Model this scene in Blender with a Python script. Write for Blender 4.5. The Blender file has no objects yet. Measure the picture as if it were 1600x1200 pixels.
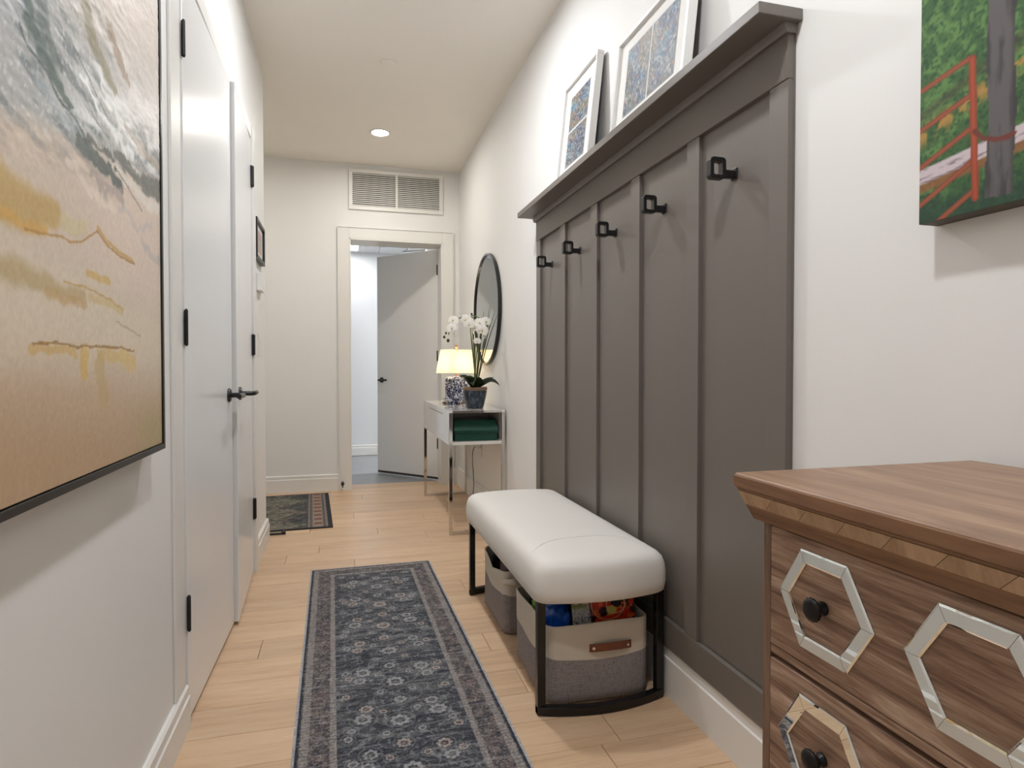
import bpy, bmesh, math, random
import numpy as np
from mathutils import Vector, Matrix

R = math.radians
SC = bpy.context.scene
COL = SC.collection
random.seed(4)

def lin(c):
    c = c / 255.0
    return c / 12.92 if c <= 0.04045 else ((c + 0.055) / 1.055) ** 2.4

def rgb(r, g, b):
    return (lin(r), lin(g), lin(b), 1.0)

# ------------------------------------------------------------------ camera
cam_d = bpy.data.cameras.new('camera')
cam = bpy.data.objects.new('camera', cam_d)
COL.objects.link(cam)
cam.location = (0, 0, 1.03)
cam.rotation_euler = (R(90 - 1.10), 0, R(-15.29))
cam_d.sensor_fit = 'HORIZONTAL'
cam_d.sensor_width = 36.0
cam_d.lens = 972.5 / 1600 * 36.0
cam_d.shift_y = -(600 - 593.4) / 1600
cam_d.clip_start = 0.02
SC.camera = cam

# ------------------------------------------------------------------ world and exposure
world = bpy.data.worlds.new('world')
SC.world = world
world.use_nodes = True
world.node_tree.nodes['Background'].inputs[0].default_value = (1.0, 1.0, 1.0, 1)
world.node_tree.nodes['Background'].inputs[1].default_value = 0.42
SC.view_settings.view_transform = 'Standard'
SC.view_settings.look = 'None'
SC.view_settings.gamma = 1.0
SC.view_settings.use_curve_mapping = False
SC.view_settings.exposure = 0.06
LAMP_FAR = 295.0        # radiance of the hall downlight lenses
LAMP_MID = 530.0
LAMP_NEAR = 560.0
LAMP_ENTRY_FILL = 200.0  # added entry light, out of view
LAMP_CORRIDOR = 43.0
LAMP_TABLE = 6.0

# ------------------------------------------------------------------ material helpers
def nodes_of(name):
    m = bpy.data.materials.new(name)
    m.use_nodes = True
    nt = m.node_tree
    return m, nt, nt.nodes, nt.links, nt.nodes['Principled BSDF']

def coords(nt, scale=(1, 1, 1), rand=False, rot=(0, 0, 0)):
    tc = nt.nodes.new('ShaderNodeTexCoord')
    mp = nt.nodes.new('ShaderNodeMapping')
    mp.inputs['Scale'].default_value = scale
    mp.inputs['Rotation'].default_value = rot
    nt.links.new(tc.outputs['Object'], mp.inputs['Vector'])
    if rand:
        oi = nt.nodes.new('ShaderNodeObjectInfo')
        mu = nt.nodes.new('ShaderNodeMath'); mu.operation = 'MULTIPLY'
        mu.inputs[1].default_value = 37.0
        nt.links.new(oi.outputs['Random'], mu.inputs[0])
        cx = nt.nodes.new('ShaderNodeCombineXYZ')
        for i in range(3):
            nt.links.new(mu.outputs[0], cx.inputs[i])
        nt.links.new(cx.outputs[0], mp.inputs['Location'])
    return mp.outputs['Vector']

def noise(nt, vec, scale, detail=4, rough=0.55, dist=0.0):
    n = nt.nodes.new('ShaderNodeTexNoise')
    n.inputs['Scale'].default_value = scale
    n.inputs['Detail'].default_value = detail
    n.inputs['Roughness'].default_value = rough
    n.inputs['Distortion'].default_value = dist
    nt.links.new(vec, n.inputs['Vector'])
    return n.outputs['Fac']

def ramp(nt, fac, stops):
    r = nt.nodes.new('ShaderNodeValToRGB')
    while len(r.color_ramp.elements) < len(stops):
        r.color_ramp.elements.new(0.5)
    for e, (p, c) in zip(r.color_ramp.elements, stops):
        e.position = p
        e.color = c
    nt.links.new(fac, r.inputs[0])
    return r.outputs[0]

def add_bump(nt, bsdf, h, strength, dist=0.002):
    b = nt.nodes.new('ShaderNodeBump')
    b.inputs['Strength'].default_value = strength
    b.inputs['Distance'].default_value = dist
    nt.links.new(h, b.inputs['Height'])
    nt.links.new(b.outputs[0], bsdf.inputs['Normal'])

def shade(c, k):
    return (min(1, c[0] * k), min(1, c[1] * k), min(1, c[2] * k), 1)

def pmat(name, col, rough=0.5, metal=0.0, var=0.05, scale=6.0, bump=0.0, bscale=200.0,
         stretch=(1, 1, 1), coat=0.0, spec=0.5, sheen=0.0):
    m, nt, ns, ls, b = nodes_of(name)
    v = coords(nt, stretch)
    f = noise(nt, v, scale)
    ls.new(ramp(nt, f, [(0.3, shade(col, 1 - var)), (0.7, shade(col, 1 + var))]), b.inputs['Base Color'])
    b.inputs['Roughness'].default_value = rough
    b.inputs['Metallic'].default_value = metal
    b.inputs['Coat Weight'].default_value = coat
    b.inputs['Specular IOR Level'].default_value = spec
    b.inputs['Sheen Weight'].default_value = sheen
    if bump:
        add_bump(nt, b, noise(nt, v, bscale, 2), bump)
    return m

def woodmat(name, cols, stretch, scale=5.0, rough=0.45, bump=0.2, rand=False, tint=0.0):
    m, nt, ns, ls, b = nodes_of(name)
    v = coords(nt, stretch, rand)
    f = noise(nt, v, scale, 8, 0.62, 0.6)
    f2 = noise(nt, v, scale * 7, 4, 0.6)
    mx = ns.new('ShaderNodeMath'); mx.operation = 'MULTIPLY_ADD'
    mx.inputs[1].default_value = 0.35
    ls.new(f2, mx.inputs[0])
    ls.new(f, mx.inputs[2])
    n = len(cols)
    c = ramp(nt, mx.outputs[0], [(0.42 + 0.5 * i / (n - 1), k) for i, k in enumerate(cols)])
    if tint:
        oi = ns.new('ShaderNodeObjectInfo')
        hs = ns.new('ShaderNodeHueSaturation')
        mr = ns.new('ShaderNodeMapRange')
        mr.inputs['To Min'].default_value = 1 - tint
        mr.inputs['To Max'].default_value = 1 + tint
        ls.new(oi.outputs['Random'], mr.inputs['Value'])
        ls.new(mr.outputs[0], hs.inputs['Value'])
        ls.new(c, hs.inputs['Color'])
        c = hs.outputs[0]
    ls.new(c, b.inputs['Base Color'])
    b.inputs['Roughness'].default_value = rough
    add_bump(nt, b, mx.outputs[0], bump, 0.0015)
    return m

def printmat(name, rough=0.6, bump=0.0, bscale=300, coat=0.0):
    m, nt, ns, ls, b = nodes_of(name)
    a = ns.new('ShaderNodeAttribute')
    a.attribute_name = 'print'
    ls.new(a.outputs['Color'], b.inputs['Base Color'])
    b.inputs['Roughness'].default_value = rough
    b.inputs['Coat Weight'].default_value = coat
    if bump:
        add_bump(nt, b, noise(nt, coords(nt), bscale, 3), bump)
    return m

def emitmat(name, col, strength):
    m, nt, ns, ls, b = nodes_of(name)
    b.inputs['Base Color'].default_value = (0.8, 0.8, 0.8, 1)
    b.inputs['Emission Color'].default_value = col
    b.inputs['Emission Strength'].default_value = strength
    return m

M = {}
M['wall'] = pmat('wall_paint', rgb(236, 235, 232), 0.62, var=0.008, scale=2, bump=0.04, bscale=350)
M['ceil'] = pmat('ceiling_paint', rgb(243, 238, 229), 0.85, var=0.008, scale=2, bump=0.04, bscale=350)
M['trim'] = pmat('trim_paint', rgb(232, 230, 225), 0.38, var=0.006, scale=3)
M['door'] = pmat('door_paint', rgb(236, 236, 235), 0.24, var=0.006, scale=3, bump=0.02, bscale=90, stretch=(1, 1, 0.12))
M['door2'] = pmat('corridor_door_paint', rgb(238, 236, 233), 0.4, var=0.006, scale=3)
M['grey'] = pmat('charcoal_paint', rgb(112, 105, 98), 0.42, var=0.015, scale=3, bump=0.03, bscale=160)
M['black'] = pmat('black_metal', rgb(22, 22, 23), 0.35, 0.0, var=0.1, scale=20)
M['blackgloss'] = pmat('black_steel', rgb(13, 13, 15), 0.22, 0.0, var=0.1, scale=20)
M['chrome'] = pmat('chrome', rgb(215, 213, 210), 0.07, 1.0, var=0.01)
M['mirror'] = pmat('mirror_glass', rgb(236, 240, 238), 0.012, 1.0, var=0.002)
M['lacquer'] = pmat('white_lacquer', rgb(226, 222, 216), 0.1, var=0.004, coat=0.5)
M['dark_inside'] = pmat('dark_gap', rgb(28, 25, 23), 0.8)
M['subfloor'] = pmat('subfloor', rgb(105, 78, 55), 0.9)
M['plank'] = woodmat('oak_plank', [rgb(192, 157, 122), rgb(212, 179, 145), rgb(222, 193, 161)], (0.7, 7, 7), 3.0, 0.36, 0.06, True, 0.075)
M['leather'] = pmat('ivory_leather', rgb(228, 224, 217), 0.5, var=0.01, scale=5, bump=0.08, bscale=500)
M['canvas'] = pmat('beige_canvas', rgb(206, 196, 180), 0.9, var=0.03, scale=30, bump=0.3, bscale=700)
M['strap'] = pmat('brown_leather', rgb(110, 58, 34), 0.45, var=0.15, scale=40)
M['brass'] = pmat('rivet', rgb(215, 195, 180), 0.25, 1.0)
M['corr_floor'] = pmat('grey_vinyl', rgb(142, 144, 147), 0.3, var=0.08, scale=4, stretch=(1, 0.4, 1))
M['corr_wall'] = pmat('corridor_paint', rgb(229, 230, 231), 0.6, var=0.004)
M['plastic'] = pmat('white_plastic', rgb(232, 231, 226), 0.35, var=0.004)
M['white_frame'] = pmat('white_frame', rgb(228, 227, 224), 0.35, var=0.006)
M['matboard'] = pmat('mat_board', rgb(238, 237, 233), 0.8, var=0.004)
M['bevel'] = pmat('mat_bevel', rgb(170, 170, 168), 0.8)
M['backing'] = pmat('brown_backing', rgb(70, 58, 50), 0.8)
M['grille_dark'] = pmat('grille_duct', rgb(60, 58, 55), 0.8)
M['wood_h'] = woodmat('brown_brushed_wood', [rgb(82, 60, 47), rgb(124, 94, 75), rgb(162, 132, 110), rgb(200, 176, 154)], (14, 0.9, 14), 4.2, 0.55, 0.9)
M['wood_top'] = woodmat('brown_top_wood', [rgb(116, 86, 66), rgb(146, 114, 90), rgb(172, 140, 114)], (10, 0.8, 10), 3.0, 0.42, 0.15)
M['wood_edge'] = woodmat('brown_edge_wood', [rgb(96, 66, 44), rgb(128, 92, 64), rgb(150, 112, 80)], (9, 0.9, 9), 3.0, 0.45, 0.3)
M['inlay'] = woodmat('pale_oak_inlay', [rgb(150, 118, 88), rgb(176, 144, 112), rgb(190, 160, 128)], (4, 8, 1.2), 5.0, 0.5, 0.2, True, 0.06)
M['wood_v'] = woodmat('brown_stile_wood', [rgb(80, 58, 45), rgb(118, 90, 70), rgb(150, 122, 98)], (9, 9, 0.9), 3.2, 0.5, 0.5)
M['green'] = pmat('green_board', rgb(10, 62, 48), 0.3, var=0.06)
M['leaf'] = pmat('orchid_leaf', rgb(38, 52, 30), 0.35, var=0.2, scale=20)
M['stem'] = pmat('orchid_stem', rgb(86, 100, 48), 0.5, var=0.2, scale=30)
M['blade'] = pmat('grass_blade', rgb(84, 92, 60), 0.5, var=0.2, scale=30)
M['petal'] = pmat('white_petal', rgb(240, 236, 228), 0.55, var=0.02)
M['petal_c'] = pmat('petal_centre', rgb(222, 200, 130), 0.5)
M['soil'] = pmat('soil', rgb(70, 52, 38), 0.95, var=0.4, scale=60, bump=0.6, bscale=90)
M['bag_blue'] = pmat('blue_bag', rgb(10, 78, 176), 0.3, var=0.25, scale=12)
M['bag_maroon'] = pmat('maroon_bag', rgb(70, 26, 32), 0.45, var=0.5, scale=14)
M['bag_black'] = pmat('black_bag', rgb(24, 22, 24), 0.4, var=0.4, scale=18)
M['bag_green'] = pmat('lime_packet', rgb(118, 150, 52), 0.4, var=0.2, scale=20)
M['cord'] = pmat('dark_cord', rgb(58, 48, 40), 0.6)
M['bronze'] = pmat('dark_bronze', rgb(30, 28, 27), 0.38, 0.6, var=0.2, scale=40)
M['brown_cap'] = pmat('brown_wood_foot', rgb(96, 62, 42), 0.4)
M['copper'] = pmat('copper_finial', rgb(196, 132, 92), 0.3, 0.7)
M['print'] = printmat('printed_picture', 0.55)
M['paint'] = printmat('oil_paint', 0.42, 0.08, 160)
M['pile'] = printmat('rug_pile', 0.95, 0.5, 900)
M['glossprint'] = printmat('glossy_packet', 0.22)
for _k, _v in (('far', LAMP_FAR), ('mid', LAMP_MID), ('near', LAMP_NEAR), ('entry', LAMP_ENTRY_FILL)):
    M['lamp_' + _k] = emitmat('downlight_lens_' + _k, (1.0, 0.96, 0.89, 1) if _k in ('far', 'entry') else (0.965, 0.985, 1.03, 1), _v)  # entry lens belongs to the added, unseen light
M['lamp_corr'] = emitmat('corridor_lens', (0.97, 0.985, 1.0, 1), LAMP_CORRIDOR)
M['bulb'] = emitmat('bulb', (1.0, 0.86, 0.66, 1), LAMP_TABLE * 17)

def linen():
    m, nt, ns, ls, b = nodes_of('grey_linen')
    v1 = coords(nt, (8, 8, 90)); v2 = coords(nt, (90, 90, 8))
    a = noise(nt, v1, 6, 3); c = noise(nt, v2, 6, 3)
    ad = ns.new('ShaderNodeMath'); ad.operation = 'ADD'
    ls.new(a, ad.inputs[0]); ls.new(c, ad.inputs[1])
    ls.new(ramp(nt, ad.outputs[0], [(0.7, rgb(96, 88, 86)), (1.0, rgb(146, 138, 136))]), b.inputs['Base Color'])
    ls.new
    b.inputs['Roughness'].default_value = 0.95
    add_bump(nt, b, ad.outputs[0], 0.3)
    return m
M['linen'] = linen()

def porcelain():
    m, nt, ns, ls, b = nodes_of('blue_white_porcelain')
    v = coords(nt)
    f = noise(nt, v, 55, 2, 0.5, 1.6)
    w = ns.new('ShaderNodeTexVoronoi'); w.inputs['Scale'].default_value = 15
    ls.new(v, w.inputs['Vector'])
    a = ramp(nt, f, [(0.535, (0, 0, 0, 1)), (0.575, (1, 1, 1, 1))])
    fl = ramp(nt, w.outputs['Distance'], [(0.22, (1, 1, 1, 1)), (0.28, (0, 0, 0, 1))])
    mxn = ns.new('ShaderNodeMix'); mxn.data_type = 'RGBA'; mxn.blend_type = 'LIGHTEN'
    mxn.inputs[0].default_value = 0.75
    ls.new(a, mxn.inputs[6]); ls.new(fl, mxn.inputs[7])
    c = ramp(nt, mxn.outputs[2], [(0.0, rgb(22, 30, 72)), (1.0, rgb(205, 210, 222))])
    ls.new(c, b.inputs['Base Color'])
    b.inputs['Roughness'].default_value = 0.15
    return m
M['porcelain'] = porcelain()

def glaze():
    m, nt, ns, ls, b = nodes_of('blue_drip_glaze')
    v = coords(nt, (60, 60, 8))
    f = noise(nt, v, 1.6, 4, 0.6)
    ls.new(ramp(nt, f, [(0.40, rgb(18, 24, 33)), (0.55, rgb(40, 54, 68)), (0.74, rgb(104, 114, 120))]), b.inputs['Base Color'])
    b.inputs['Roughness'].default_value = 0.2
    return m
M['glaze'] = glaze()
M['rimglaze'] = pmat('tan_glaze', rgb(122, 94, 72), 0.3, var=0.15, scale=60)

def shademat():
    m, nt, ns, ls, b = nodes_of('lamp_shade_linen')
    b.inputs['Base Color'].default_value = rgb(245, 236, 214)
    b.inputs['Roughness'].default_value = 0.9
    tr = ns.new('ShaderNodeBsdfTranslucent')
    tr.inputs[0].default_value = rgb(250, 244, 228)
    mx = ns.new('ShaderNodeMixShader'); mx.inputs[0].default_value = 0.5
    out = ns['Material Output']
    ls.new(b.outputs[0], mx.inputs[1]); ls.new(tr.outputs[0], mx.inputs[2])
    ls.new(mx.outputs[0], out.inputs['Surface'])
    add_bump(nt, b, noise(nt, coords(nt), 600, 2), 0.1)
    return m
M['shade'] = shademat()

# ------------------------------------------------------------------ object helpers
LOC = {}

class B:
    """collects shapes, then becomes ONE mesh object"""
    def __init__(self):
        self.v = []; self.f = []
    def add(self, vs, fs):
        o = len(self.v)
        self.v += [tuple(map(float, p)) for p in vs]
        self.f += [tuple(i + o for i in f) for f in fs]
        return self
    def box(self, x0, x1, y0, y1, z0, z1):
        vs = [(x, y, z) for z in (z0, z1) for y in (y0, y1) for x in (x0, x1)]
        return self.add(vs, [(0, 2, 3, 1), (4, 5, 7, 6), (0, 1, 5, 4), (2, 6, 7, 3), (0, 4, 6, 2), (1, 3, 7, 5)])
    def prism(self, poly, axis, a, b):
        """poly: 2D points in the two other axes (in x,y,z order)"""
        n = len(poly)
        def p3(p, t):
            q = list(p); q.insert(axis, t); return q
        vs = [p3(p, a) for p in poly] + [p3(p, b) for p in poly]
        fs = [tuple(range(n))[::-1], tuple(range(n, 2 * n))]
        fs += [(i, (i + 1) % n, n + (i + 1) % n, n + i) for i in range(n)]
        return self.add(vs, fs)
    def rings(self, rings, cap0=True, cap1=True, close=True):
        n = len(rings[0]); vs = [p for r in rings for p in r]; fs = []
        for k in range(len(rings) - 1):
            for i in range(n if close else n - 1):
                j = (i + 1) % n
                fs.append((k * n + i, k * n + j, (k + 1) * n + j, (k + 1) * n + i))
        if cap0: fs.append(tuple(range(n))[::-1])
        if cap1: fs.append(tuple(range((len(rings) - 1) * n, len(rings) * n)))
        return self.add(vs, fs)
    def lathe(self, c, prof, seg=32, cap0=True, cap1=True):
        rs = [[(c[0] + r * math.cos(2 * math.pi * i / seg), c[1] + r * math.sin(2 * math.pi * i / seg), c[2] + z)
               for i in range(seg)] for r, z in prof]
        return self.rings(rs, cap0, cap1)
    def disc_axis(self, c, axis, prof, seg=28):
        """lathe around an arbitrary axis: prof = (radius, distance along axis)"""
        a = Vector(axis).normalized()
        u = a.orthogonal().normalized(); w = a.cross(u)
        rs = [[tuple(Vector(c) + a * d + (u * math.cos(2 * math.pi * i / seg) + w * math.sin(2 * math.pi * i / seg)) * r)
               for i in range(seg)] for r, d in prof]
        return self.rings(rs)
    def tube(self, pts, r, seg=8, cap=True):
        pts = [Vector(p) for p in pts]; rs = []
        rad = r if isinstance(r, (list, tuple)) else [r] * len(pts)
        t0 = (pts[1] - pts[0]).normalized(); u = t0.orthogonal().normalized()
        for k, p in enumerate(pts):
            t = (pts[min(k + 1, len(pts) - 1)] - pts[max(k - 1, 0)]).normalized()
            u = (u - t * u.dot(t)).normalized(); w = t.cross(u)
            rs.append([tuple(p + (u * math.cos(2 * math.pi * i / seg) + w * math.sin(2 * math.pi * i / seg)) * rad[k])
                       for i in range(seg)])
        return self.rings(rs, cap, cap)
    def build(self, name, mat, parent=None, bevel=0.0, smooth=False, seg=2, local=False, origin=None):
        off = Vector((0, 0, 0))
        if parent is not None and not local:
            off = LOC[parent.name]
        elif origin is not None:
            off = Vector(origin)
        me = bpy.data.meshes.new(name)
        me.from_pydata([tuple(Vector(p) - off) for p in self.v], [], self.f)
        bm = bmesh.new(); bm.from_mesh(me)
        bmesh.ops.recalc_face_normals(bm, faces=bm.faces)
        bm.to_mesh(me); bm.free()
        me.materials.append(M[mat])
        if smooth:
            me.polygons.foreach_set('use_smooth', [True] * len(me.polygons))
        o = bpy.data.objects.new(name, me)
        COL.objects.link(o)
        if parent is not None:
            o.parent = parent
            LOC[o.name] = LOC[parent.name].copy() if not local else Vector((0, 0, 0))
        else:
            if origin is not None:
                o.location = origin
            LOC[o.name] = Vector(origin) if origin is not None else Vector((0, 0, 0))
        if bevel:
            b = o.modifiers.new('bevel', 'BEVEL')
            b.width = bevel; b.segments = seg; b.limit_method = 'ANGLE'; b.angle_limit = R(40)
            if not smooth:
                b.harden_normals = False
        return o

def smooth_angle(o, deg=40):
    me = o.data
    me.polygons.foreach_set('use_smooth', [True] * len(me.polygons))
    bm = bmesh.new(); bm.from_mesh(me)
    for e in bm.edges:
        if len(e.link_faces) == 2 and e.calc_face_angle(0) > R(deg):
            e.smooth = False
    bm.to_mesh(me); bm.free()
    return o

def tag(o, label=None, cat=None, group=None, kind=None):
    if label: o['label'] = label
    if cat: o['category'] = cat
    if group: o['group'] = group
    if kind: o['kind'] = kind
    return o

def thing(name, loc, label, cat, group=None, rotz=0.0):
    o = bpy.data.objects.new(name, None)
    o.empty_display_size = 0.05
    COL.objects.link(o)
    o.location = loc; o.rotation_euler = (0, 0, rotz)
    LOC[o.name] = Vector(loc)
    return tag(o, label, cat, group)

def struct(b, name, mat, label=None, **k):
    o = b.build(name, mat, **k)
    return tag(o, label, kind='structure')

# ------------------------------------------------------------------ picture noise (numpy)
def vnoise(x, y, seed=0):
    xi = np.floor(x).astype(np.int64); yi = np.floor(y).astype(np.int64)
    xf = x - xi; yf = y - yi
    xf = xf * xf * (3 - 2 * xf); yf = yf * yf * (3 - 2 * yf)
    def h(a, b):
        n = (a * 374761393 + b * 668265263 + seed * 1442695041) & 0xffffffff
        n = ((n ^ (n >> 13)) * 1274126177) & 0xffffffff
        return ((n ^ (n >> 16)) & 0xffff) / 65535.0
    a = h(xi, yi); b = h(xi + 1, yi); c = h(xi, yi + 1); d = h(xi + 1, yi + 1)
    return (a * (1 - xf) + b * xf) * (1 - yf) + (c * (1 - xf) + d * xf) * yf

def fbm(x, y, octv=4, seed=0):
    s = 0; a = 0.5; t = 0
    for k in range(octv):
        s = s + a * vnoise(x * 2 ** k, y * 2 ** k, seed + k * 17); t += a; a *= 0.5
    return s / t

def sstep(a, b, x):
    t = np.clip((x - a) / (b - a), 0, 1)
    return t * t * (3 - 2 * t)

def mixc(c, k, m):
    return c * (1 - m[..., None]) + np.array(k, float) * m[..., None]

def seg_dist(x, y, pts):
    """distance to a polyline and the parameter along it"""
    best = np.full(x.shape, 1e9); par = np.zeros(x.shape); n = len(pts) - 1
    for i in range(n):
        ax, ay = pts[i]; bx, by = pts[i + 1]
        dx, dy = bx - ax, by - ay
        t = np.clip(((x - ax) * dx + (y - ay) * dy) / (dx * dx + dy * dy + 1e-12), 0, 1)
        d = np.hypot(x - ax - t * dx, y - ay - t * dy)
        m = d < best
        best = np.where(m, d, best); par = np.where(m, (i + t) / n, par)
    return best, par

def print_grid(name, o, du, dv, nu, nv, fn, mat, parent, local=False, relief=None):
    """a flat printed sheet: o + u*du + v*dv, coloured by fn(u, v) given in sRGB 0..255"""
    U, V = np.meshgrid(np.linspace(0, 1, nu), np.linspace(0, 1, nv))
    off = np.zeros(3) if local else np.array(LOC[parent.name])
    o = np.array(o, float) - off; du = np.array(du, float); dv = np.array(dv, float)
    P = o + U[..., None] * du + V[..., None] * dv
    c = np.clip(fn(U, V), 0, 255)
    if relief is not None:
        nrm = np.cross(du, dv); nrm /= np.linalg.norm(nrm)
        P = P + nrm * relief(U, V)[..., None]
    idx = np.arange(nu * nv).reshape(nv, nu)
    f = np.stack([idx[:-1, :-1], idx[:-1, 1:], idx[1:, 1:], idx[1:, :-1]], -1).reshape(-1, 4)
    me = bpy.data.meshes.new(name)
    me.vertices.add(nu * nv); me.vertices.foreach_set('co', P.reshape(-1))
    me.loops.add(f.size); me.loops.foreach_set('vertex_index', f.reshape(-1).astype(np.int32))
    me.polygons.add(len(f)); me.polygons.foreach_set('loop_start', (np.arange(len(f)) * 4).astype(np.int32))
    me.update(calc_edges=True)
    me.polygons.foreach_set('use_smooth', [True] * len(f))
    s = c / 255.0
    l = np.where(s <= 0.04045, s / 12.92, ((s + 0.055) / 1.055) ** 2.4)
    at = me.color_attributes.new('print', 'FLOAT_COLOR', 'POINT')
    at.data.foreach_set('color', np.concatenate([l, np.ones(l.shape[:-1] + (1,))], -1).reshape(-1))
    me.materials.append(M[mat])
    ob = bpy.data.objects.new(name, me); COL.objects.link(ob)
    ob.parent = parent
    LOC[ob.name] = LOC[parent.name].copy()
    return ob

# ================================================================== THE SETTING
XL, XR, YB, ZC = -0.442, 1.0, 5.43, 2.745
YREAR = -2.6
YCUT = -0.5        # hallway left open behind the camera so world light fills it
YEND = 3.97          # where the left wall ends and the entry opens
XV = -2.0            # far side of the entry
YC0, YC1, ZCC = 5.665, 7.53, 2.38

# floor: subfloor slab with one object per plank
fl = B(); fl.box(XV, XR + 0.12, YREAR, 5.64, -0.08, -0.014)
floor = struct(fl, 'floor', 'subfloor', 'pale oak plank floor running through the hallway')
PW = 0.157
def plank(x0, x1, y0, y1):
    g = 0.0008
    b = B(); hx, hy = (x1 - x0) / 2 - g, (y1 - y0) / 2 - g; c = 0.0012
    b.rings([[(-hx, -hy, -0.014), (hx, -hy, -0.014), (hx, hy, -0.014), (-hx, hy, -0.014)],
             [(-hx, -hy, -c), (hx, -hy, -c), (hx, hy, -c), (-hx, hy, -c)],
             [(-hx + c, -hy + c, 0), (hx - c, -hy + c, 0), (hx - c, hy - c, 0), (-hx + c, hy - c, 0)]])
    o = b.build('plank', 'plank', floor, local=True)
    o.location = ((x0 + x1) / 2, (y0 + y1) / 2, 0)
rng = random.Random(11)
joints = {2: [-0.293], 9: [-0.294], 10: [-0.13], 8: [0.06], 12: [0.212], 1: [0.52], 3: [0.42], 4: [-0.02], 5: [0.55], 6: [0.2], 11: [0.5], 13: [-0.2, 0.62]}
k0 = -30
for k in range(k0, 23):
    y0 = 2.03 + PW * k; y1 = y0 + PW
    if y1 < YREAR + 0.01 or y0 > YB - 0.01: continue
    y0 = max(y0, YREAR); y1 = min(y1, YB)
    xa = XL - 0.002 if y1 <= YEND + 0.02 else XV
    xs = [xa]
    js = joints.get(k)
    if js is None:
        x = xa + rng.uniform(0.35, 1.2); js = []
        while x < XR - 0.2:
            js.append(x); x += rng.uniform(0.95, 1.5)
    elif xa < -1:
        js = [-1.3] + js
    xs += [j for j in js if xa + 0.1 < j < XR - 0.1] + [XR]
    for a, b_ in zip(xs[:-1], xs[1:]):
        plank(a, b_, y0, y1)
plank(0.05, 0.87, YB, YB + 0.105)
plank(0.05, 0.87, YB + 0.105, 5.64)

# ceiling
struct(B().box(XV - 0.1, XR + 0.1, YCUT, YB + 0.1, ZC, ZC + 0.1), 'ceiling', 'ceil', 'plain warm white hallway ceiling')

# walls
struct(B().box(XR, XR + 0.12, YCUT, YB + 0.12, -0.08, ZC), 'wall_right', 'wall', 'long off-white wall behind the panelling')
wl = B()
DY0, DY1, DZ = 1.955, 3.34, 2.168       # closet opening
wl.box(XL - 0.12, XL, YCUT, DY0, -0.08, ZC)
wl.box(XL - 0.12, XL, DY1, YEND, -0.08, ZC)
wl.box(XL - 0.12, XL, DY0, DY1, DZ, ZC)
wl.box(XL - 0.75, XL - 0.12, YEND - 0.12, YEND, -0.08, ZC)
wl.box(-1.15, -1.10, DY0 - 0.1, YEND, -0.08, ZC)
wl.box(-1.15, XL - 0.12, DY0 - 0.1, DY0 - 0.05, -0.08, ZC)
struct(wl, 'wall_left', 'wall', 'off-white wall with the closet doors')
struct(B().box(XV - 0.12, XV, YEND - 0.2, YB + 0.12, -0.08, ZC).box(XV - 0.12, XL - 0.7, YEND - 0.2, YEND - 0.12, -0.08, ZC),
       'wall_entry', 'wall', 'entry alcove wall beyond the left corner')
OX0, OX1, OZ = 0.065, 0.852, 2.118       # back door opening
wb = B()
wb.box(XV - 0.12, OX0, YB, YC0, -0.08, ZC)
wb.box(OX1, XR + 0.12, YB, YC0, -0.08, ZC)
wb.box(OX0, OX1, YB, YC0, OZ, ZC)
struct(wb, 'wall_back', 'wall', 'end wall with the open door and air grille')

# baseboards: stepped profile with a small cap
def base_profile(h, t):
    return [(0, 0), (t, 0), (t, h - 0.034), (t - 0.004, h - 0.03), (t - 0.004, h - 0.006), (t - 0.010, h), (0, h)]
def baseboard(name, runs, label):
    b = B()
    for (axis, w, sgn, a, c, h, t) in runs:
        pr = [(w + sgn * d, z) for d, z in base_profile(h, t)]
        b.prism(pr, axis, a, c)
    return struct(b, name, 'trim', label)
baseboard('baseboard_right', [(1, XR, -1, YCUT, YB, 0.152, 0.02)], 'white stepped baseboard along the right wall')
baseboard('baseboard_left', [(1, XL, 1, YCUT, 1.953, 0.122, 0.018), (1, XL, 1, 3.425, YEND + 0.016, 0.125, 0.018)],
          'white stepped baseboard along the left wall')
baseboard('baseboard_back', [(0, YB, -1, XV, -0.027, 0.138, 0.016), (0, YB, -1, 0.95, XR - 0.02, 0.138, 0.016)],
          'white stepped baseboard on the end wall')

# door casings
t1 = B()
t1.box(XL, -0.434, 1.845, 1.945, 0.1225, 2.232)
t1.box(XL, -0.420, 3.340, 3.425, 0.0, 2.232)
t1.box(XL, -0.428, 1.945, 3.340, DZ + 0.004, 2.232)
t1.box(XL - 0.12, XL + 0.002, 1.945, 1.957, 0.0, DZ)
t1.box(XL - 0.12, XL + 0.002, 3.337, 3.349, 0.0, DZ)
struct(t1, 'trim_1', 'trim', 'white flat casing around the double closet doors', bevel=0.0015)
t2 = B()
cw = 0.088
t2.box(OX0 - cw, OX0, YB - 0.018, YB, 0, OZ + cw)
t2.box(OX1, OX1 + cw, YB - 0.018, YB, 0, OZ + cw)
t2.box(OX0, OX1, YB - 0.018, YB, OZ, OZ + cw)
t2.box(OX0 - cw - 0.008, OX0 - cw, YB - 0.024, YB, 0, OZ + cw)
t2.box(OX1 + cw, OX1 + cw + 0.008, YB - 0.024, YB, 0, OZ + cw)
t2.box(OX0 - cw - 0.008, OX1 + cw + 0.008, YB - 0.024, YB, OZ + cw, OZ + cw + 0.008)
t2.box(OX0 - 0.0, OX0 + 0.012, YB - 0.018, YC0, 0, OZ)
t2.box(OX1 - 0.012, OX1, YB - 0.018, YC0 - 0.045, 0, OZ)
t2.box(OX0, OX1, YB - 0.018, YC0, OZ - 0.012, OZ)
struct(t2, 'trim_2', 'trim', 'white casing and jamb around the open end door', bevel=0.0015)

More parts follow.
